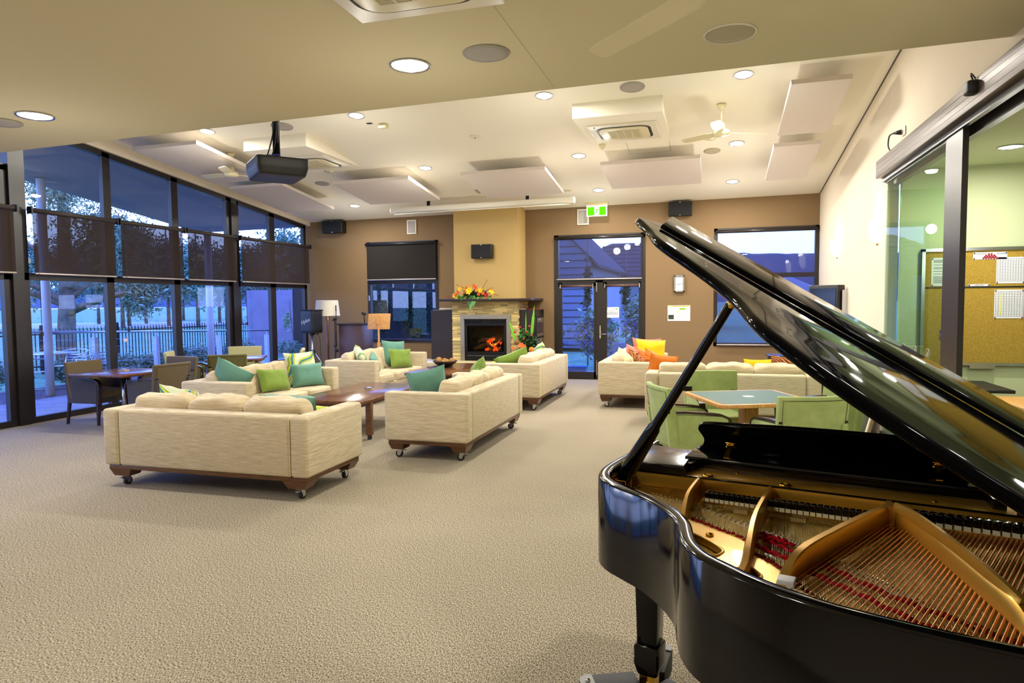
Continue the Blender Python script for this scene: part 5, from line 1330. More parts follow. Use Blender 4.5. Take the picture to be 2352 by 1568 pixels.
# iron plate: outer flange following the rim with two openings in the treble, made as strips
zf = .950
def strip(m, A, Bp, z0, z1):
    n = len(A); vs = [pp(u, v, z1) for u, v in A] + [pp(u, v, z1) for u, v in Bp] + [pp(u, v, z0) for u, v in A] + [pp(u, v, z0) for u, v in Bp]; fs = []
    for i in range(n - 1):
        fs += [(i, i + 1, n + i + 1, n + i), (2 * n + i, 3 * n + i, 3 * n + i + 1, 2 * n + i + 1), (n + i, n + i + 1, 3 * n + i + 1, 3 * n + i), (i + 1, i, 2 * n + i, 2 * n + i + 1)]
    fs += [(0, n, 3 * n, 2 * n), (n - 1, 3 * n - 1, 4 * n - 1, 2 * n - 1)]
    m.add(vs, fs)
rimin = inward(.042)
def near_rim(u):   # first rim point on the curved side with this u
    best = min((p for p in rimin if p[1] > .5 and p[0] < 1.45), key=lambda p: abs(p[0] - u)); return best[1]
hitch = [(.06, .50), (.15, .53), (.28, .595), (.34, .615), (.40, .645), (.47, .69), (.52, .715), (.56, .755), (.60, .84), (.63, .87), (.67, .91), (.71, .98), (.80, 1.09), (.90, 1.18), (1.02, 1.235), (1.15, 1.26), (1.30, 1.26), (1.44, 1.22)]
hp = smooth_path([(u, v, 0) for u, v in hitch], 5)
A_ = [(p.x, p.y + .01) for p in hp]
Bq = []
for u, v in A_:
    # nearest rim point roughly along the outward normal
    q = min((p for p in rimin if p[1] > .4), key=lambda p: (p[0] - (u - .02)) ** 2 * 3 + (p[1] - (v + .16)) ** 2)
    Bq.append(q)
from mathutils.geometry import tessellate_polygon
H1 = [(.355, .728), (.40, .755), (.46, .80), (.513, .855), (.515, .895), (.50, .915), (.455, .90), (.42, .86), (.385, .80), (.358, .76)]
H2 = [(.569, .992), (.59, .955), (.604, .948), (.625, .965), (.645, .996), (.638, 1.02), (.605, 1.04), (.575, 1.03)]
ra = [p for p in rimin if p[1] > A_[0][1] - .02 and not (p[0] > 1.2 and p[1] < A_[-1][1])]
outer = list(A_) + ra[::-1]
loops = [outer, H1, H2]
flat = [q for l in loops for q in l]
tri = tessellate_polygon([[Vector((u, v, 0)) for u, v in l] for l in loops])
m = MB(); m.add([pp(u, v, zf) for u, v in flat], [tuple(t) for t in tri])
for l in loops:
    k = len(l); m.add([pp(u, v, zf) for u, v in l] + [pp(u, v, zf - .02) for u, v in l], [(i, (i + 1) % k, k + (i + 1) % k, k + i) for i in range(k)])
m.build('plate_flange', 'plate_gold', pn, weld=True)
for hh in (H1, H2):
    sp = smooth_path([(u, v, 0) for u, v in hh], 4, closed=True)
    MB().tube([pp(p.x, p.y, zf) for p in sp] + [pp(sp[0].x, sp[0].y, zf)], .0045, 8).build('opening_lip', 'plate_gold', pn)
def mix(a, b, t): return (a[0] * (1 - t) + b[0] * t, a[1] * (1 - t) + b[1] * t)
m = MB()
n = len(A_)
def seg(i0, i1, t0, t1): strip(m, [mix(A_[i], Bq[i], t0) for i in range(i0, i1)], [mix(A_[i], Bq[i], t1) for i in range(i0, i1)], zf - .02, zf)
def idx(u): return min(range(n), key=lambda i: abs(A_[i][0] - u))
cuts = [(idx(.35), idx(.49), .30, .74), (idx(.585), idx(.64), .36, .72)]
prev = 0
for a, b, t0, t1 in cuts:
    seg(prev, a + 1, 0, 1); seg(a, b + 1, 0, t0); seg(a, b + 1, t1, 1); prev = b
seg(prev, n, 0, 1)
# raised lips of the two openings
for a, b, t0, t1 in []:
    loop = [mix(A_[i], Bq[i], t0) for i in range(a, b + 1)] + [mix(A_[i], Bq[i], t1) for i in range(b, a - 1, -1)]
    MB().tube([pp(u, v, zf) for u, v in loop + [loop[0]]], .006, 8).build('opening_lip', 'plate_gold', pn)
# front web: top strip and vertical face
m = MB(); m.box(.045, -.35, .955, 1.455, -.10, 1.018); m.build('pinblock_web', 'plate_gold', pn, bevel=.004)
m = MB(); m.tube([pp(.045, .352, 1.018), pp(.5, .352, 1.019), pp(1.455, .352, 1.018)], .0035, 6); m.build('web_edge', 'piano_black', pn)
# struts
def strut(pts, w0, w1, z0, name='strut', zt=None):
    P_ = smooth_path([(u, v, z) for u, v, z in pts], 6); m = MB(); vs = []; fs = []; n = len(P_)
    for i, p in enumerate(P_):
        a = P_[max(i - 1, 0)]; b = P_[min(i + 1, n - 1)]; tx, ty = b.x - a.x, b.y - a.y; L = math.hypot(tx, ty) or 1; nx, ny = -ty / L, tx / L
        t = i / (n - 1); w = w0 + (w1 - w0) * t
        for k, (ww, zz) in enumerate(((w * .9, z0), (w * .75, p.z - .012), (w * .45, p.z), (-w * .45, p.z), (-w * .75, p.z - .012), (-w * .9, z0))): vs.append(pp(p.x + nx * ww, p.y + ny * ww, zz))
    for i in range(n - 1):
        for k in range(6): fs.append((i * 6 + k, i * 6 + (k + 1) % 6, i * 6 + 6 + (k + 1) % 6, i * 6 + 6 + k))
    fs += [tuple(range(6))[::-1], tuple((n - 1) * 6 + k for k in range(6))]
    m.add(vs, fs, True); o = m.build(name, 'plate_gold', pn, weld=True); o.data.set_sharp_from_angle(angle=R(45)); return o
strut([(.311, .345, 1.02), (.318, .45, 1.02), (.325, .55, 1.012), (.342, .65, .99), (.362, .74, .965), (.376, .80, .955)], .009, .016, .94)
strut([(.556, .345, 1.02), (.560, .50, 1.02), (.566, .65, 1.018), (.578, .78, 1.012), (.592, .90, .995), (.60, .99, .975), (.592, 1.07, .96), (.565, 1.12, .955)], .010, .020, .94)
strut([(.918, .40, 1.025), (.902, .47, 1.03), (.86, .58, 1.032), (.79, .77, 1.03), (.735, .92, 1.022), (.712, 1.0, 1.0), (.706, 1.08, .975), (.70, 1.16, .958), (.685, 1.22, .955)], .016, .024, .945, 'centre_strut')
strut([(.915, .35, 1.02), (.916, .40, 1.025), (.920, .46, 1.03)], .016, .026, .95, 'strut_boss')
strut([(.925, .40, 1.025), (.950, .45, 1.03), (.99, .545, 1.03), (1.06, .73, 1.03), (1.13, .92, 1.028), (1.18, 1.05, 1.02), (1.205, 1.14, .985), (1.22, 1.21, .955)], .022, .034, .95, 'bass_strut')
strut([(.935, .46, 1.045), (.985, .56, 1.05), (1.06, .75, 1.05), (1.13, .94, 1.045), (1.18, 1.06, 1.03)], .010, .012, 1.02, 'strut_ridge')
# brass bolts and lugs
for u, v in ((.335, .325), (.60, .325)):
    m = MB(); m.lathe([(.020, 0), (.021, .007), (.012, .010), (.007, .003)], c=pp(u, v, 1.018), n=16); m.v = [(x, y, z) for x, y, z in m.v]; m.build('plate_bolt', 'brass', pn)
for u, v, z in ((.42, .23, 1.0185), (1.04, .30, 1.0185)): MB().lathe([(.007, 0), (.008, .003), (.004, .004), (.0001, .002)], c=pp(u, v, z), n=10).build('plate_screw', 'brass', pn)
for u, v in ((.365, .77), (.69, 1.13), (.45, .75), (.70, .95)): MB().lathe([(.012, 0), (.012, .006), (.0001, .009)], c=pp(u, v, zf), n=10).build('plate_bolt', 'brass', pn)
MB().lathe([(.022, 0), (.022, .006), (.008, .006), (.008, .002)], c=pp(.20, .575, .955), n=18).build('plate_bolt', 'maple', pn)
# bridges
def rail(pts, w, z0, z1, name, mt_):
    P_ = smooth_path([(u, v, 0) for u, v in pts], 5); L_ = offset([(p.x, p.y) for p in P_], w / 2); R_ = offset([(p.x, p.y) for p in P_], -w / 2)
    m = MB(); strip(m, L_, R_, z0, z1); return m.build(name, mt_, pn, weld=True)
BR = [(.16, .455), (.25, .475), (.325, .50), (.44, .565), (.55, .64), (.65, .70), (.71, .745), (.785, .81), (.86, .88), (.925, .94), (1.0, 1.01), (1.07, 1.06), (1.14, 1.11), (1.22, 1.15)]
rail(BR, .03, .925, .958, 'long_bridge', 'maple')
BB = [(.705, 1.055), (.76, 1.11), (.82, 1.135), (.93, 1.165), (1.06, 1.185), (1.15, 1.20)]
rail(BB, .03, .925, .968, 'bass_bridge', 'maple')
brp = smooth_path([(u, v, 0) for u, v in BR], 12)
def on_path(P_, u): return min(P_, key=lambda p: abs(p.x - u))
m = MB()
for i, p in enumerate(brp[::2]):
    for d in (-.010, .010): m.tube([pp(p.x, p.y + d, .957), pp(p.x + .002, p.y + d, .966)], .0022, 5)
o = m.build('bridge_pins', 'steel_wire', pn); o['kind'] = 'stuff'
# hitch pins with red bushings, each its own part
hq = smooth_path([(u, v, 0) for u, v in hitch], 12)
k = 0
pin0 = None
steps = np.linspace(.24, 1.10, 62)
for u in steps:
    p = min(hq, key=lambda q: abs(q.x - u))
    if .335 > abs(u - .335) and abs(u - .345) < .012 or abs(u - .585) < .014: continue
    if pin0 is None:
        m = MB(); m.lathe([(.0075, 0), (.0075, .0025), (.003, .003)], n=10); bs = m.build('hitch_pin', 'red_felt', pn); bs.location = pp(p.x, p.y, zf); pin0 = bs
        m = MB(); m.tube([(0, 0, .002), (0, .003, .013)], .0026, 6); q = m.build('pin', 'steel_wire', bs)
        pin0c = q
    else:
        bs = pin0.copy(); COL.objects.link(bs); bs.parent = pn; bs.location = pp(p.x + .001 * (-1) ** k, p.y - .006 * (k % 2), zf)
        q = pin0c.copy(); COL.objects.link(q); q.parent = bs
    k += 1
# red felts woven through the treble strings
def felt(pts, w, h, z, name='red_felt_strip'):
    P_ = smooth_path([(u, v, z) for u, v in pts], 8); m = MB(); vs = []; fs = []
    for i, p in enumerate(P_):
        zz = p.z + .003 * math.sin(i * 1.3); ww = w * (.85 + .15 * math.sin(i * 2.1))
        a = P_[max(i - 1, 0)]; b = P_[min(i + 1, len(P_) - 1)]; tx, ty = b.x - a.x, b.y - a.y; L = math.hypot(tx, ty) or 1; nx, ny = -ty / L, tx / L
        for s, q in ((1, 0), (1, 1), (-1, 1), (-1, 0)): vs.append(pp(p.x + nx * ww * s / 2, p.y + ny * ww * s / 2, zz + q * h))
    for i in range(len(P_) - 1):
        for k_ in range(4): fs.append((i * 4 + k_, i * 4 + (k_ + 1) % 4, i * 4 + 4 + (k_ + 1) % 4, i * 4 + 4 + k_))
    m.add(vs, fs, True); return m.build(name, 'red_felt', pn)
felt([(.592, .72), (.64, .755), (.70, .80), (.77, .85), (.85, .92), (.97, 1.01), (1.08, 1.07), (1.18, 1.13)], .020, .006, .955)
felt([(.592, .79), (.63, .82), (.68, .855), (.73, .90), (.80, .965), (.89, 1.03), (1.0, 1.12), (1.08, 1.16)], .018, .006, .955)
felt([(.592, .70), (.62, .72), (.64, .725), (.665, .74)], .022, .006, .962); felt([(.60, .745), (.63, .735), (.66, .755), (.69, .765)], .014, .006, .964)
felt([(.70, 1.085), (.73, 1.12), (.77, 1.155), (.80, 1.165)], .026, .008, .958)
m = MB(); m.box(.695, -1.085, .955, .735, -1.045, .985); m.build('bass_bridge_cap', 'paper', pn, bevel=.003)
# strings: steel trebles as single wires, copper wound basses above them
def wire(name, a, b, r, mt_, n=5):
    m = MB().tube([pp(*a), pp(*b)], r, n, cap=False); return m.build(name, mt_, pn)
hl = lambda u: min(hq, key=lambda q: abs(q.x - u))
extra = MB(); cnt = 0
us = np.linspace(0, 1, 88)
for i, t in enumerate(us):
    uf = .075 + .86 * t          # where the string leaves the front web
    spread = .02 * t + .22 * t * t   # fans towards the bass
    ub = uf + spread
    h = hl(min(ub, 1.2)) if ub > .24 else None
    vb = h.y if h else .48 + .35 * (ub - .06)
    if any(abs(uf - x) < .008 for x in (.311, .556)): continue
    for d in (-.0028, .0028):
        a = (uf + d, .33, .968); b = (ub + d, vb - .004, .956)
        if d < 0: wire('treble_string', a, b, .0005 + .0003 * t, 'steel_wire', 4)
        else: extra.tube([pp(*a), pp(*b)], .0005 + .0003 * t, 4, cap=False)
o = extra.build('treble_string_doubles', 'steel_wire', pn); o['kind'] = 'stuff'
for i in range(42):
    t = i / 41
    A = (.905 + .50 * t, .40 + .06 * (1 - t), .985) if True else None
    Bb = (.722 + .50 * t, 1.062 + .15 * min(1, t * 2.6) - .03 * max(0, t - .6), .972)
    dv = (Bb[0] - A[0], Bb[1] - A[1])
    st = .12 if t < .25 else .04
    a = (A[0] + dv[0] * st, A[1] + dv[1] * st, .984)
    r = .0014 + .0026 * t ** 1.2
    m = MB(); e = (Bb[0] + dv[0] * .07, Bb[1] + dv[1] * .07, .966)
    a0 = (A[0], A[1], .982)
    pts = [pp(*a0), pp(*a), pp(*a).lerp(pp(*Bb), .02), pp(*Bb).lerp(pp(*a), .02), pp(*Bb), pp(*e)]
    m.tube(pts, [.0009, .0009, r, r, .001, .001], 6, cap=False); m.build('bass_string', 'copper', pn)
    if i < 24:
        m = MB(); m.tube([pp(Bb[0], Bb[1], .967), pp(Bb[0] + .003, Bb[1], .978)], .0022, 5); m.build('bass_bridge_pin', 'steel_wire', pn)
    m = MB(); m.lathe([(.004, 0), (.004, .008), (.0001, .010)], c=pp(e[0], e[1], .955), n=8); m.build('bass_hitch_pin', 'brass', pn)
# dampers
dk = MB(); dk.box(-.0062, -.03, .012, .0062, .0, .034); db = MB(); db.box(-.0058, -.03, 0, .0058, 0, .0125); dw = MB(); dw.tube([(0, .002, .03), (0, .012, .03), (.001, .03, .0)], .0008, 4)
d0 = dk.build('damper', 'piano_black', pn, bevel=.002); d0f = db.build('damper_felt', 'white_felt', d0); d0w = dw.build('damper_wire', 'steel_wire', d0)
first = True
for u in list(np.linspace(.375, .540, 11)) + list(np.linspace(.580, .892, 18)) + list(np.linspace(.965, 1.40, 20)):
    if first: d = d0; first = False
    else:
        d = d0.copy(); COL.objects.link(d); d.parent = pn
        for q in (d0f, d0w): c = q.copy(); COL.objects.link(c); c.parent = d
    v = .452 if u < .92 else .43
    d.location = pp(u, v, .974 if u < .92 else .986); d.rotation_euler = (0, 0, R(-3 if u < .92 else -14)); d.scale = (1.12, 1.1, .92) if u < .56 else ((1.28, 1.15, 1.0) if u < .92 else (1.55, 1.3, 1.1))
B(.36, -.455, .945, .90, -.44, .952).build('damper_guide_rail', 'maple', pn)
for u in (.46, .64): B(u, -.475, .945, u + .045, -.44, .958).build('guide_block', 'maple', pn)
B(.045, -.345, .925, 1.455, -.335, .955).build('agraffe_rail', 'brass', pn)
m = MB()
for u in np.linspace(.08, 1.4, 160): m.tube([pp(u, .352, .965), pp(u, .365, .965)], .0022, 5)
o = m.build('agraffes', 'brass', pn); o['kind'] = 'stuff'
# under-desk shelves, tray and music desk
for mir in (0, 1):
    sh = [(.035, .02), (.235, .06), (.25, .12), (.222, .20), (.262, .30), (.255, .372), (.055, .368), (.04, .30)]
    sh = [(.222, .08), (.258, .36), (.058, .362), (.012, .04)]
    if mir: sh = [(1.5 - u, v) for u, v in sh][::-1]
    MB().prism(sh, 1.022, 1.056, fn=lambda u, v, z: pp(u, v, z)).build('desk_slide_shelf', 'piano_satin', pn, bevel=.003)
m = MB(); m.prism([(.215, .02), (1.195, .02), (1.188, .232), (.222, .228)], 1.024, 1.064, fn=lambda u, v, z: pp(u, v, z)); m.build('music_desk_tray', 'piano_black', pn, bevel=.004)
MB().prism([(1.175, .19), (1.21, .19), (1.225, .30), (1.19, .30)], 1.019, 1.05, fn=lambda u, v, z: pp(u, v, z)).build('tray_runner', 'piano_satin', pn)
MB().prism([(.245, .17), (.28, .17), (.262, .28), (.235, .28)], 1.019, 1.05, fn=lambda u, v, z: pp(u, v, z)).build('tray_runner', 'piano_satin', pn)
# music desk panel: curved silhouette, leaning towards the strings
lf_ = [(0, 0), (.014, .006), (.032, .024), (.046, .050), (.050, .076), (.043, .102), (.036, .122), (.040, .142), (.056, .156), (.085, .161)]
u0_, u1_ = .215, 1.20
pf = [(u0_ + a, b) for a, b in lf_]
for i in range(1, 20): t = i / 20; pf.append((u0_ + .085 + (u1_ - u0_ - .17) * t, .161 + .010 * math.sin(PI * t)))
pf += [(u1_ - a, b) for a, b in lf_[::-1]]
cl = [(p.x, p.y) for p in smooth_path([(a, b, 0) for a, b in pf], 2)]
MB().prism(cl, 0, .014, fn=lambda u, h, d: pp(u, .055 + h * .62 + d * .8, 1.064 + h * .80 - d * .62)).build('music_desk', 'piano_black', pn, bevel=.003)
for u in (.372, 1.054):
    mt = Matrix.Translation(pp(u, .115, 1.10)) @ Matrix.Rotation(R(35), 4, 'X')
    m = MB(); m.box(-.018, -.012, .0, .018, -.008, .022, mt); h_ = m.build('desk_hinge', 'brass', pn, bevel=.002)
    m = MB(); m.tube([mt @ Vector((-.018, -.012, 0)), mt @ Vector((.018, -.012, 0))], .004, 8); m.build('hinge_barrel', 'brass', h_)
    m = MB(); p0, p1 = pp(u, .128, 1.105), pp(u, .195, 1.064)
    for w0, w1, t0, t1 in ((.016, .007, 0, .4), (.007, .009, .4, .7), (.009, .010, .7, 1)):
        a, b = p0.lerp(p1, t0), p0.lerp(p1, t1)
        m.hexa([(a.x - w0 / 1, a.y, a.z - .003), (a.x + w0 / 1, a.y, a.z - .003), (b.x + w1 / 1, b.y, b.z - .003), (b.x - w1 / 1, b.y, b.z - .003)][::-1], [(a.x - w0, a.y, a.z + .003), (a.x + w0, a.y, a.z + .003), (b.x + w1, b.y, b.z + .003), (b.x - w1, b.y, b.z + .003)][::-1])
    m.build('desk_prop', 'brass', h_)
    for s in (-.01, .01): MB().ball(mt @ Vector((s, -.013, .014)), .0035, 8, 5).build('screw', 'chrome', h_)
# lid
LA, LW = R(LID_A), 1.50
def lp(u, v, h=0):
    c, s = math.cos(LA), math.sin(LA)
    return pp(LW - (LW - u) * c + h * s, v, PZ + .012 + (LW - u) * s + h * c)
lo = [(p.x, p.y) for p in smooth_path([(u, v, 0) for u, v in [(-.19, -.02), (-.19, .12), (-.185, .34), (-.13, .44), (-.045, .56), (.02, .67), (.08, .735), (.16, .78), (.24, .83), (.31, .89), (.37, .955), (.42, 1.03), (.455, 1.10), (.49, 1.17), (.54, 1.235), (.60, 1.285), (.66, 1.325), (.74, 1.365), (.84, 1.398), (.98, 1.418), (1.15, 1.425), (1.31, 1.415), (1.42, 1.37), (1.48, 1.28), (1.505, 1.15), (1.505, -.02)]], 4)]
m = MB(); n = len(lo); vs = []; hs = [(0.012, 0), (.003, .004), (0, .012), (0, .020), (.004, .027), (.014, .030)]
for d, h in hs:
    for u, v in offset(lo, d): vs.append(lp(u, v, h))
fs = [tuple(range(n)), tuple((len(hs) - 1) * n + i for i in range(n))[::-1]]
for i in range(len(hs) - 1):
    for q in range(n):
        fs.append((i * n + q, i * n + (q + 1) % n, (i + 1) * n + (q + 1) % n, (i + 1) * n + q))
m.add(vs, fs, True); o = m.build('lid', 'lid_lacquer', pn, weld=True); o.data.set_sharp_from_angle(angle=R(60))
# folded front flap lying back over the lid
def fp(u, t, h): # t 0 free edge near crease (v .34) .. 1 hinge end (v 0), raised
    return lp(u, FLAP_V * (1 - t), .031 + FLAP_H * t + h)
m = MB(); m.hexa([fp(-.085, 0, 0), fp(1.49, 0, 0), fp(1.49, 1, 0), fp(-.185, 1, 0)], [fp(-.085, 0, .018), fp(1.49, 0, .018), fp(1.49, 1, .018), fp(-.185, 1, .018)])
m.build('lid_flap', 'lid_lacquer', pn, bevel=.006, seg=3)
for u in (.3, .75, 1.2):
    m = MB(); m.tube([lp(u, -.012, .03), lp(u + .06, -.012, .03)], .006, 8); m.build('flap_hinge', 'brass', pn)
# prop
b0, b1 = pp(.075, .50, 1.02), lp(.36, .80, -.002)
dr = (b1 - b0)
m = MB(); sd = dr.cross(Vector((0, 1, 0))).normalized(); up = sd.cross(dr).normalized(); vs = []; fs = []
P_ = [(0, .026, .02), (.08, .031, .02), (.30, .024, .018), (.33, .023, .018), (.345, .017, .016), (.38, .016, .015), (.97, .014, .014), (1, .008, .008)]
for t, a, b in P_:
    for k_ in range(10):
        an = 2 * PI * k_ / 10; vs.append(b0 + dr * t + sd * a * math.cos(an) + up * b * math.sin(an))
for i in range(len(P_) - 1):
    for k_ in range(10): fs.append((i * 10 + k_, i * 10 + (k_ + 1) % 10, i * 10 + 10 + (k_ + 1) % 10, i * 10 + 10 + k_))
fs += [tuple(range(10))[::-1], tuple((len(P_) - 1) * 10 + k_ for k_ in range(10))]
m.add(vs, fs, True); pr_ = m.build('lid_prop', 'piano_black', pn)
q_ = b0 + dr * .60; m = MB(); m.box(q_.x + .0, q_.y - .005, q_.z - .03, q_.x + .028, q_.y + .005, q_.z - .015); m.build('prop_stop', 'black_metal', pr_)
m = MB(); a = b0 + Vector((-.035, -.005, -.02)); m.tube([a + Vector((0, -.03, .01)), a + Vector((0, .03, .01))], .006, 8)
for dy in (-.03, .03): m.box(a.x - .004, a.y + dy - .002, a.z - .02, a.x + .06, a.y + dy + .002, a.z + .022)
m.box(a.x - .006, a.y - .03, a.z - .02, a.x - .002, a.y + .03, a.z + .02); m.build('prop_hinge', 'brass', pn, bevel=.003)
c_ = lp(.36, .80, -.01); MB().lathe([(.014, .0), (.012, -.02), (.0001, -.022)], c=c_, n=12).build('prop_cup', 'brass', pn)
# lid bumpers and hinges on the long side
for v in (.15, .7, 1.15): MB().tube([pp(1.507, v, 1.066), pp(1.507, v + .09, 1.066)], .006, 8).build('lid_hinge', 'brass', pn)
# legs on the dolly
def leg(u, v):
    m = MB(); z1 = .765; a, b = .050, .039
    m.hexa([(u - b, -v - b, .31), (u + b, -v - b, .31), (u + b, -v + b, .31), (u - b, -v + b, .31)], [(u - a, -v - a, z1), (u + a, -v - a, z1), (u + a, -v + a, z1), (u - a, -v + a, z1)])
    l_ = m.build('leg', 'piano_black', pn, bevel=.004)
    m = MB(); w = .051
    m.hexa([(u - w * .75, -v - w * .75, .20), (u + w * .75, -v - w * .75, .20), (u + w * .75, -v + w * .75, .20), (u - w * .75, -v + w * .75, .20)], [(u - w, -v - w, .25), (u + w, -v - w, .25), (u + w, -v + w, .25), (u - w, -v + w, .25)])
    m.hexa([(u - w, -v - w, .25), (u + w, -v - w, .25), (u + w, -v + w, .25), (u - w, -v + w, .25)], [(u - w, -v - w, .33), (u + w, -v - w, .33), (u + w, -v + w, .33), (u - w, -v + w, .33)])
    m.build('leg_foot', 'piano_black', l_, bevel=.012, seg=3)
    m = MB(); m.box(u - .03, -v - .035, .15, u + .03, -v + .035, .21); m.tube([(u - .022, -v, .168), (u + .022, -v, .168)], .038, 18); m.build('brass_caster', 'brass', l_)
LEGS = [(.105, .285), (1.31, .40), (1.05, 1.12)]
for u, v in LEGS: leg(u, v)
# lyre
m = MB(); m.box(.70, -.20, .20, .73, -.16, .70); m.box(.80, -.20, .20, .83, -.16, .70); m.box(.66, -.24, .14, .87, -.10, .20); m.build('pedal_lyre', 'piano_black', pn, bevel=.005)
for u in (.69, .765, .84): MB().tube([pp(u, .12, .17), pp(u, .0, .165)], [.008, .014], 8).build('pedal', 'brass', pn)
for (ga, gb) in ((0, 1), (1, 2), (0, 2)):
    a, b = LEGS[ga], LEGS[gb]
dl = thing('piano_dolly', 'black three-spoked piano dolly with grey topped wheels under the front leg', 'dolly', (0, 0, 0), group='piano dollies')
def dolly_geo(d):
    MB().lathe([(.0001, .07), (.085, .07), (.095, .085), (.095, .118), (.08, .13), (.0001, .13)], n=24).build('hub', 'black_metal', d)
    for k_ in range(3):
        a = R(90 + 120 * k_); dx = Vector((math.cos(a), math.sin(a), 0)); sx = Vector((-math.sin(a), math.cos(a), 0))
        m = MB(); e = []
        for t, w in ((.05, .05), (.15, .05), (.235, .05)): e.append((t, w))
        poly = [dx * t - sx * w for t, w in e] + [dx * .235 + dx * .05 * math.cos(q) + sx * .05 * math.sin(q) for q in np.linspace(-PI / 2, PI / 2, 9)] + [dx * t + sx * w for t, w in reversed(e)]
        m.prism([(p.x, p.y) for p in poly], .10, .185); ar = m.build('spoke', 'rubber', d, bevel=.004)
        cap = [dx * .225 - sx * .047, *[dx * .235 + dx * .047 * math.cos(q) + sx * .047 * math.sin(q) for q in np.linspace(-PI / 2, PI / 2, 9)], dx * .225 + sx * .047]
        MB().prism([(p.x, p.y) for p in cap], .185, .190).build('cap', 'caster_grey', ar)
        MB().ball(dx * .25 + Vector((0, 0, .191)), .011, 10, 6).build('bolt', 'chrome', ar)
        c = dx * .235
        MB().tube([c + sx * -.026 + Vector((0, 0, .06)), c + sx * .026 + Vector((0, 0, .06))], .06, 20).build('wheel', 'rubber', ar)
        m = MB()
        for s in (-1, 1): m.prism([((c + sx * .03 * s + dx * .03).x, (c + sx * .03 * s + dx * .03).y), ((c + sx * .034 * s + dx * .03).x, (c + sx * .034 * s + dx * .03).y), ((c + sx * .034 * s - dx * .03).x, (c + sx * .034 * s - dx * .03).y), ((c + sx * .03 * s - dx * .03).x, (c + sx * .03 * s - dx * .03).y)], .05, .12)
        m.build('fork', 'black_metal', ar)
dolly_geo(dl)
pm = Matrix.Translation((-.257, 2.951, 0)) @ Matrix.Rotation(R(-14), 4, 'Z')
place_ = [pm @ pp(u, v, 0) for u, v in LEGS]
dl.location = (place_[0].x, place_[0].y, 0); dl.rotation_euler = (0, 0, R(-14 + 8))
dup(dl, 'black three-spoked piano dolly under the bass side leg', (place_[1].x, place_[1].y, 0), R(20))
dup(dl, 'black three-spoked piano dolly under the tail leg', (place_[2].x, place_[2].y, 0), R(60))
# ---------------------------------------------------------------- outside
def plane(name, m, x0, y0, x1, y1, z):
    return MB().add([(x0, y0, z), (x1, y0, z), (x1, y1, z), (x0, y1, z)], [(0, 1, 2, 3)]).build(name, m)
tag(plane('lawn', 'lawn', -400, -200, 400, 900, -.14), 'pale green lawn running out to the trees', 'lawn', kind='structure')
struct(B(-11.66, -2, -.14, XL - .12, 17.4, -.02).build('floor.002', 'concrete'))
struct(B(-13.4, -2, -.14, -11.66, 15.2, -.03).build('floor.003', 'deck_wood'))
struct(B(-9.4, YB + .12, -.14, 6.5, YB + 2.1, -.03).build('floor.004', 'concrete'))
tag(MB().add([(-60, 38, -.13), (-6, 62, -.13), (-10, 78, -.13), (-80, 50, -.13)], [(0, 1, 2, 3)]).build('gravel_track', 'gravel_path'), 'pale track crossing beyond the lawn in front of the pines', 'track', kind='structure')
# veranda roof and posts
m = MB(); b = [(-12.55, 2, cz(-12.5, 2) - .04), (XL - .12, 2, cz(XL, 2) - .04), (XL - .12, 14.6, cz(XL, 14.6) - .04), (-12.55, 14.6, cz(-12.5, 14.6) - .04)]
m.hexa(b, [(x, y, z + .25) for x, y, z in b]); struct(m.build('ceiling.003', 'soffit_outside'))
for x, y, r, s, sq in ((-12.1, 9.95, .075, 'white round veranda post nearest the camera, beyond the first window bay', 0), (-12.15, 14.40, .085, 'white veranda post beyond the third window pane', 0), (-12.1, 5.4, .075, 'white veranda post beyond the left picture edge', 0)):
    zt = cz(x, y) - .05
    m = MB().tube([(x, y, -.03), (x, y, zt)], r, 20) if not sq else MB().box(x - r, y - r, -.03, x + r, y + r, zt)
    tag(m.build('veranda_post', 'post_white'), s, 'post', 'veranda posts')
# railing
rl = thing('deck_railing', 'steel handrail on square posts along the edge of the deck', 'railing', (-12.4, 12, 0))
zr_ = lambda y: 1.17 - (y - 9.8) * .0375
MB().tube([(-12.4, 5, zr_(5)), (-12.4, 17.1, zr_(17.1))], .024, 10).build('handrail', 'aluminium', rl, world=True)
for y in (6.2, 8.6, 11.25, 12.9, 15.0, 17.0):
    m = MB(); m.box(-12.46, y - .045, -.14, -12.36, y + .045, zr_(y) - .12); m.tube([(-12.4, y, zr_(y) - .12), (-12.4, y, zr_(y))], .015, 8); m.build('post', 'post_white', rl, world=True)
m = MB()
for k in range(1, 6): m.tube([(-12.4, 5, zr_(5) - .17 * k), (-12.4, 17.0, zr_(17) - .15 * k)], .003, 4)
m.build('cable_wires', 'aluminium', rl, world=True)
# picket fence
fc = thing('picket_fence', 'black metal picket fence beyond the deck shrubs', 'fence', (-17, 18, -.14))
for y0 in np.arange(9.0, 31.0, 2.4):
    m = MB()
    for k in range(20):
        y = y0 + .12 * k + .06; m.box(-17.01, y - .01, -.1, -16.99, y + .01, 1.02); m.add([(-17.015, y - .014, 1.02), (-17.015, y + .014, 1.02), (-17, y, 1.10), (-16.985, y - .014, 1.02)], [(0, 1, 2), (0, 2, 3)])
    for z in (.05, .9): m.box(-17.02, y0, z, -16.98, y0 + 2.4, z + .035)
    m.build('fence_panel', 'fence_black', fc, world=True)
    B(-17.03, y0 - .03, -.14, -16.97, y0 + .03, 1.16).build('fence_post', 'fence_black', fc, world=True)
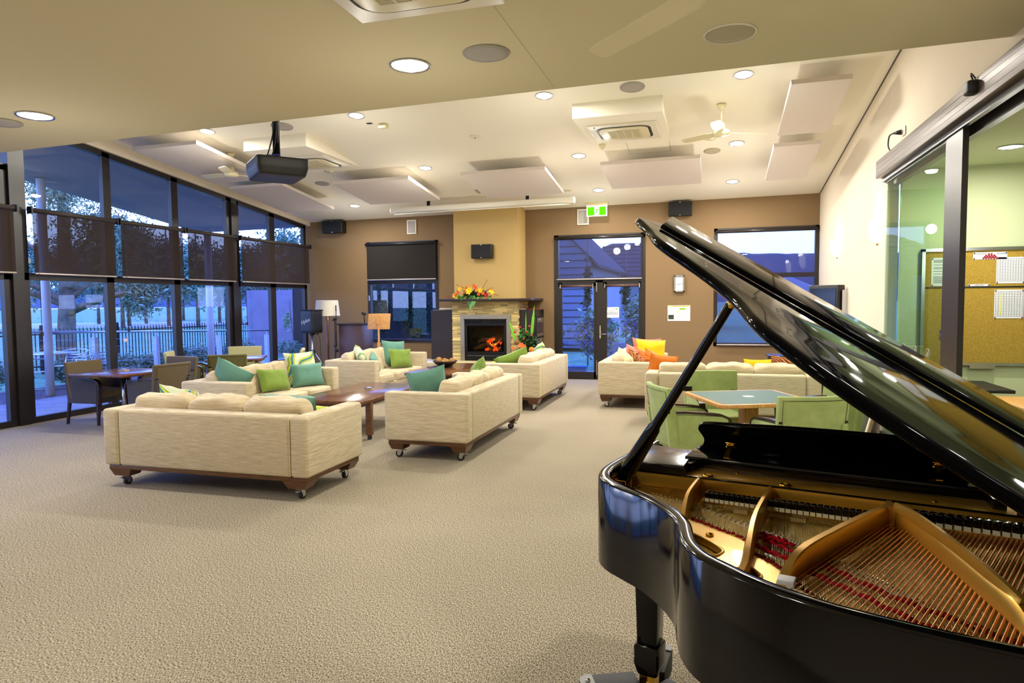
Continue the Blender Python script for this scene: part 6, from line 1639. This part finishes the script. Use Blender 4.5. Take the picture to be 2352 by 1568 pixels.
# shrubs
g = random.Random(9)
k = 0
for y in np.arange(9.6, 17.6, .62):
    x = -13.75 + g.uniform(-.25, .15); h = g.uniform(.28, .36)
    sp = ('first', 'second', 'third', 'fourth', 'fifth', 'sixth', 'seventh', 'eighth', 'ninth', 'tenth', 'eleventh', 'twelfth', 'thirteenth')[min(k, 12)]
    o = leaves((0, 0, h * 1.25), (.48, .45, h * 1.25), 2200, .07, 2.4, 0, .2, seed=40 + k).build('hedge_shrub', 'hedge_leaves'); o.location = (x, y, -.14)
    tag(o, 'low grey green shrub behind the deck railing, %s from the camera side' % sp, 'shrub', 'shrubs along the deck'); k += 1
for x, y, s, h in ((-13.9, 18.0, 'beside the lilac wall, nearest the last railing post', .45), (-13.1, 18.9, 'in front of the lilac wall', .4), (-12.3, 18.2, 'right of the last railing post', .42)):
    o = leaves((0, 0, h), (.5, .5, h), 2000, .08, 3, 0, .2, seed=int(-x * 10)).build('hedge_shrub', 'hedge_leaves'); o.location = (x, y, -.14); tag(o, 'grey green shrub ' + s, 'shrub', 'shrubs along the deck')
def tree(label, x, y, ht, tr, crown, n, lm, lsize, seed, lean=0, asp=4, droop=.6, name='tree'):
    t = thing(name, label, 'tree', (x, y, -.14))
    m = MB(); pts = [(0, 0, 0), (lean * .3, .05, ht * .3), (lean * .7, -.1, ht * .6), (lean, 0, ht * .9)]
    m.tube(smooth_path(pts, 5), [tr * (1 - .045 * i) for i in range(16)], 10); m.build('trunk', 'bark', t)
    g_ = np.random.default_rng(seed)
    for (cx, cy_, cz_), rad in crown:
        m = MB().tube(smooth_path([(lean * cz_ / ht, 0, cz_ * .7), ((lean + cx) / 2, cy_ / 2, cz_ * .9), (cx, cy_, cz_)], 4), [tr * .4 * (1 - .09 * i) for i in range(9)], 6); m.build('branch', 'bark', t)
        leaves((cx, cy_, cz_), rad, n, lsize, asp, droop, .3, seed=seed + int(cx * 10) + int(cz_ * 7) & 1023).build('foliage', lm, t)
    return t
tree('large gum tree with drooping leaves and a pale trunk beyond the deck', -20.2, 17.2, 8.0, .30, [((0, 0, 6.2), (3.4, 3.0, 2.0)), ((-1.6, -1.4, 4.2), (1.6, 1.6, 1.8)), ((1.6, .2, 4.3), (1.5, 1.5, 1.6)), ((3.4, -.5, 3.4), (1.1, 1.1, 1.9)), ((4.0, -.8, 2.3), (.75, .75, 1.35)), ((3.0, -.2, 2.2), (.6, .6, 1.2)), ((-2.2, -1.6, 2.6), (1.0, 1.0, 1.5)), ((.9, .8, 2.8), (.7, .7, 1.3)), ((-.9, -.9, 2.6), (.8, .8, 1.3)), ((1.8, -1.6, 5.2), (1.6, 1.6, 1.8))], 2600, 'gum_leaves', .17, 21, .4)
tree('gum tree at the left edge beyond the deck', -21.5, 12.8, 9, .26, [((0, 0, 6), (3.0, 3.0, 2.6)), ((1, 1.5, 3.4), (1.6, 1.6, 2.0)), ((-1, -1.6, 3.0), (1.8, 1.8, 2.0))], 2600, 'gum_leaves', .2, 33, -.3)
spots = []
k = 0
for ang, D in ((-46, 62), (-44.5, 76), (-43, 66), (-41, 60), (-39.5, 74), (-38, 64), (-36.3, 70), (-34.6, 62), (-33, 76), (-31, 66), (-29, 72), (-52, 60), (-56, 66), (-49, 72), (-47.5, 78), (-26.5, 84), (-24, 90), (-42, 88), (-37, 90), (-34, 92), (-30, 90), (-45.6, 68), (-39, 92), (-27.5, 70), (-22, 84)):
    a = R(ang); x = D * math.sin(a); y = D * math.cos(a); s = g.uniform(.85, 1.15)
    t = thing('pine_tree', 'dark bluish pine, number %s of the far row' % k, 'tree', (x, y, -.14), group='pine trees beyond the lawn')
    t['label'] = 'tall dark pine standing in the row beyond the pale track'
    h = 9.5 * s
    MB().tube([(0, 0, 0), (0, 0, h * .9)], [.16, .05], 8).build('trunk', 'bark', t)
    m = leaves((0, 0, h * .54), (3.8, 3.8, h * .50), 9000, .34, 2.4, .2, .15, seed=60 + k); m.build('foliage', 'pine_needles', t); k += 1
# lilac rendered wing wall with a climbing shrub
struct(MB().hexa([(-15.6, 20.3, -.14), (-12.2, 21.4, -.14), (-12.3, 21.6, -.14), (-15.7, 20.5, -.14)], [(-15.6, 20.3, 2.15), (-12.2, 21.4, 2.15), (-12.3, 21.6, 2.15), (-15.7, 20.5, 2.15)]).build('wall_outside', 'render_wall'))
s_ = thing('climbing_shrub', 'sparse climbing shrub against the lilac garden wall', 'shrub', (-13.3, 19.8, -.14))
m = MB()
for dx in (-.4, -.15, .1, .4): m.tube(smooth_path([(0, 0, 0), (dx * .5, .1, .8), (dx, .25, 1.9)], 4), .015, 5)
m.build('stem', 'bark', s_)
for dx in (-.45, .1, .45): leaves((dx, .2, 1.3), (.28, .15, .7), 160, .1, 1.8, 0, .2, seed=int(dx * 10) + 90).build('foliage', 'garden_leaves', s_)
struct(plane('floor.005', 'gravel_path', -13.6, 17.6, -8.5, 19.6, -.12))
s_ = thing('strappy_plant', 'strappy green plant in front of the lilac garden wall', 'plant', (-12.6, 19.3, -.12)); m = MB(); gg = random.Random(2)
for k in range(50): a = gg.uniform(0, 2 * PI); leafblade(m, (0, 0, 0), (math.cos(a) * .6, math.sin(a) * .6, 1), gg.uniform(.4, .7), .012, .35)
m.build('blades', 'garden_leaves', s_)
# patio furniture
t = thing('patio_table', 'round metal topped table on the deck outside the first window bay', 'table', (-12.75, 10.55, -.03))
MB().lathe([(.0001, .73), (.45, .73), (.46, .745), (.45, .76), (.0001, .76)], n=36).build('tabletop', 'aluminium', t); MB().tube([(0, 0, 0.02), (0, 0, .73)], .03, 12).build('pedestal', 'aluminium', t)
for k in range(4):
    mt = Matrix.Rotation(R(45 + 90 * k), 4, 'Z'); MB().box(0, -.025, 0, .33, .025, .03, mt).build('foot', 'aluminium', t)
def patio(label):
    c = thing('patio_chair', label, 'chair', group='aluminium deck chairs')
    m = MB()
    for s in (-1, 1):
        m.tube(smooth_path([(s * .24, .24, 0), (s * .25, .22, .42), (s * .27, .20, .62), (s * .27, .05, .68), (s * .26, -.15, .70), (s * .22, -.27, .74), (0, -.31, .76)], 4), .013, 8)
        m.tube([(s * .22, -.28, 0), (s * .22, -.22, .45), (s * .2, -.27, .74)], .013, 8)
    m.build('tube_frame', 'aluminium', c)
    m = MB()
    for k in range(9): m.box(-.22, -.2 + .048 * k, .43, .22, -.2 + .048 * k + .034, .438)
    m.build('seat_slats', 'aluminium', c)
    m = MB()
    for z in (.52, .58, .64): m.tube(smooth_path([(-.22, -.24, z), (-.1, -.29, z), (.1, -.29, z), (.22, -.24, z)], 3), .018, 6)
    m.build('back_slats', 'aluminium', c)
    return c
pc = patio('aluminium chair with round arms, left of the patio table'); place(pc, -12.45, 9.85, 10); pc.location.z = -.03
for x, y, a, s in ((-12.1, 10.9, 100, 'right of the patio table, closest to the glass'), (-13.1, 11.25, -160, 'on the far side of the patio table'), (-12.9, 8.7, 200, 'beyond the left edge column, partly cut off')):
    dup(pc, 'aluminium chair with round arms, ' + s, (x, y, -.03), R(a))
# back garden beyond the doors
struct(B(-3.0, YB + 4.6, -.14, 1.0, YB + 4.8, .5).build('wall_garden', 'render_wall'))
for i, (x, y, rx, h, mt_, s) in enumerate(((-1.6, 18.2, .9, 1.15, 'garden_leaves', 'large pale bush filling the right door leaf'), (-2.9, 18.6, .8, 1.0, 'garden_leaves', 'green bush seen through the left door leaf'), (-3.9, 17.6, .5, .8, 'dark_leaves', 'dark bush at the left jamb of the glass doors'), (-.6, 18.0, .8, 1.0, 'garden_leaves', 'pale bush behind the brown wall right of the doors'))):
    s_ = thing('garden_bush', s, 'bush', (x, y - .9, -.14))
    leaves((0, 0, h), (rx, .6, h), 7000, .14, 2.2, 0, .1, seed=200 + i).build('foliage', mt_, s_)
    if mt_ == 'garden_leaves': leaves((0, -.2, h * .9), (rx, .6, h * .9), 1200, .045, 1.3, 0, .5, seed=220 + i).build('purple_blooms', 'lavender', s_)
    MB().tube([(0, 0, 0), (0, 0, h)], .03, 6).build('stem', 'bark', s_)
for x, y, h, s in ((-3.35, 19.0, 3.6, 'tall slender shrub showing through the blind above the doors, at the left'), (-2.45, 20.5, 3.4, 'thinner slender shrub above the doors, nearer the middle')):
    s_ = thing('slender_shrub', s, 'shrub', (x, y, -.14)); MB().tube([(0, 0, 0), (0, 0, h)], .02, 6).build('stem', 'bark', s_)
    leaves((0, 0, h * .62), (.28, .28, h * .42), 420, .11, 1.8, -.6, .1, seed=int(h * 100)).build('foliage', 'dark_leaves', s_)
struct(B(-13.0, 19.2, -.14, -6.4, 19.35, 2.6).build('wall_dark_backing', 'fence_black'))  # added dark wall behind the left back window so reflections dominate its glass
tb = thing('storage_tub', 'small blue tub on the path outside the left door leaf', 'tub', (-3.05, 15.9, -.03)); MB().hexa([(-.2, -.13, 0), (.2, -.13, 0), (.2, .13, 0), (-.2, .13, 0)], [(-.23, -.15, .16), (.23, -.15, .16), (.23, .15, .16), (-.23, .15, .16)]).build('tub', 'tub_blue', tb)
h_ = thing('neighbour_house', 'weatherboard gable end seen at the left of the blind above the doors', 'house', (-6.5, 24, -.14))
m = MB(); m.add([(-9.4, 24, 0), (-4.1, 24, 0), (-4.1, 24, 3.15), (-6.75, 24, 5.8), (-9.4, 24, 3.15), (-9.4, 32, 0), (-4.1, 32, 0), (-4.1, 32, 3.15), (-6.75, 32, 5.8), (-9.4, 32, 3.15)], [(0, 1, 2, 3, 4), (9, 8, 7, 6, 5), (1, 6, 7, 2), (5, 0, 4, 9)]); m.build('wall', 'siding', h_, world=True)
m = MB()
for k in range(21):
    z = .25 * k + .1
    w = 2.65 * (5.8 - z) / 2.65 if z > 3.15 else 2.65
    if w > .1: m.box(-6.75 - w, 23.97, z, -6.75 + w, 24, z + .02)
m.build('board_edges', 'fence_black', h_, world=True)
m = MB()
for s in (-1, 1): m.hexa([(-6.75, 23.9, 5.76), (-6.75, 32.3, 5.76), (-6.75 + s * 2.9, 32.3, 2.88), (-6.75 + s * 2.9, 23.9, 2.88)][::s], [(-6.75, 23.9, 5.86), (-6.75, 32.3, 5.86), (-6.75 + s * 2.9, 32.3, 2.98), (-6.75 + s * 2.9, 23.9, 2.98)][::s])
m.build('roof', 'roof_tile', h_, world=True)
for x, y, h in ((-9.4, 18.0, 1.55), (-8.2, 18.1, 1.5), (-10.6, 18.0, 1.6), (-7.0, 18.3, 1.5)):  # bushes added to make the view through the left back window dark
    s_ = thing('backdrop_bush', 'dark bush added outside the window left of the fireplace to darken its view', 'bush', (x, y, -.14), group='bushes added to darken the left back window')
    leaves((0, 0, h), (.85, .5, h), 5200, .08, 2.0, 0, .1, seed=int(-x * 10)).build('foliage', 'dark_leaves', s_)
h_ = thing('neighbour_house', 'low brown hip roof seen through the blind above the doors', 'house', (-4.5, 45, -.14))
B(-10, 42, -.14, 0, 50, 3.0).build('wall', 'siding', h_, world=True)
m = MB(); m.add([(-11, 41, 2.9), (1, 41, 2.9), (1, 51, 2.9), (-11, 51, 2.9), (-6.5, 46, 5.5), (-3.5, 46, 5.5)], [(0, 1, 5, 4), (1, 2, 5), (2, 3, 4, 5), (3, 0, 4)]); m.build('roof', 'roof_tile', h_, world=True)
m = MB()
for k in range(9):
    t_ = k / 9; m.tube([(-11 + 4.5 * t_, 41 + 5 * t_, 2.93 + 2.6 * t_), (1 - 4.5 * t_, 41 + 5 * t_, 2.93 + 2.6 * t_)], .05, 5)
m.build('tile_courses', 'roof_tile', h_, world=True)
# paved court, shade umbrella and far hills beyond the right window
um = thing('market_umbrella', 'pale parasol standing outside the window by the right wall', 'umbrella', (2.1, 21.5, -.14))
MB().tube([(0, 0, 0), (0, 0, 2.5)], .025, 8).build('pole', 'post_white', um); m = MB(); m.lathe([(1.5, 1.75), (.8, 2.15), (.02, 2.5)], n=8); m.f = [f for f in m.f if len(f) == 4]; m.sm = [False] * len(m.f); m.build('canopy', 'soffit_outside', um)
struct(plane('floor.006', 'concrete', -1.0, YB + 2.1, 8, 30, -.12))
m = MB(); n = 160; vs = []; fs = []
for i in range(n + 1):
    a = R(-62 + 100 * i / n); 
    hh = 56 + 9 * noise.noise(Vector((i * .035, 0, 0))) + 5 * noise.noise(Vector((i * .3, 3, 0))) + 2.0 * noise.noise(Vector((i * 1.1, 9, 0)))
    if a < R(-13): hh *= max(.35, 1 - (R(-13) - a) * 2.2)
    for j, (D, f_) in enumerate(((700, -.02), (780, .55), (850, .9), (900, 1), (1100, .6))): vs.append((D * math.sin(a), D * math.cos(a), hh * f_))
for i in range(n):
    for j in range(4): fs.append((i * 5 + j, i * 5 + 5 + j, i * 5 + 6 + j, i * 5 + 1 + j))
m.add(vs, fs, True); struct(m.build('hills', 'hill'))

# ---------------------------------------------------------------- world, camera, render settings
W = bpy.data.worlds.new('World'); SC.world = W; W.use_nodes = True; nt = W.node_tree; N = nt.nodes; Lk = nt.links
bg = N['Background']; tc = N.new('ShaderNodeTexCoord'); sx = N.new('ShaderNodeSeparateXYZ'); Lk.new(tc.outputs['Generated'], sx.inputs[0])
r1 = N.new('ShaderNodeValToRGB'); e = r1.color_ramp.elements
e[0].position = 0; e[0].color = lin((150, 170, 230)); e[1].position = .55; e[1].color = lin((36, 78, 205))
x = e.new(.10); x.color = lin((165, 190, 246)); x = e.new(.25); x.color = lin((76, 128, 240))
Lk.new(sx.outputs['Z'], r1.inputs['Fac'])
mp = N.new('ShaderNodeMapping'); mp.inputs['Scale'].default_value = (2.2, 2.2, 7); Lk.new(tc.outputs['Generated'], mp.inputs['Vector'])
nz = N.new('ShaderNodeTexNoise'); nz.inputs['Scale'].default_value = 1.7; nz.inputs['Detail'].default_value = 6; Lk.new(mp.outputs[0], nz.inputs['Vector'])
r2 = N.new('ShaderNodeValToRGB'); r2.color_ramp.elements[0].position = .52; r2.color_ramp.elements[1].position = .72; Lk.new(nz.outputs['Fac'], r2.inputs['Fac'])
mx = N.new('ShaderNodeMix'); mx.data_type = 'RGBA'; mx.inputs['B'].default_value = lin((176, 184, 240)); Lk.new(r2.outputs['Color'], mx.inputs['Factor']); Lk.new(r1.outputs['Color'], mx.inputs['A'])
Lk.new(mx.outputs['Result'], bg.inputs['Color']); bg.inputs['Strength'].default_value = SKY
def cam_basis(yaw, pit, rol):
    cy, sy = math.cos(yaw), math.sin(yaw)
    f = Vector((-sy * math.cos(pit), cy * math.cos(pit), -math.sin(pit))); r = Vector((cy, sy, 0)); u = r.cross(f)
    return math.cos(rol) * r + math.sin(rol) * u, -math.sin(rol) * r + math.cos(rol) * u, f
r_, u_, f_ = cam_basis(.285147, .0576315, -.0088393)
cam = bpy.data.cameras.new('Camera'); cam.lens = 24; cam.sensor_width = 36; cam.clip_end = 3000; cam.clip_start = .05
co_ = bpy.data.objects.new('Camera', cam); COL.objects.link(co_)
mt = Matrix(((r_.x, u_.x, -f_.x, 0), (r_.y, u_.y, -f_.y, 0), (r_.z, u_.z, -f_.z, 1.66), (0, 0, 0, 1))); co_.matrix_world = mt
SC.camera = co_
SC.view_settings.view_transform = 'Standard'; SC.view_settings.look = 'None'; SC.view_settings.gamma = 1; SC.view_settings.use_curve_mapping = False
SC.view_settings.exposure = EXPO
c = SC.cycles
c.use_denoising = True; c.max_bounces = 8; c.diffuse_bounces = 4; c.glossy_bounces = 5; c.transmission_bounces = 4; c.transparent_max_bounces = 16
c.caustics_reflective = False; c.caustics_refractive = False; c.sample_clamp_indirect = 6; c.sample_clamp_direct = 0
c.use_adaptive_sampling = True; c.adaptive_threshold = .025
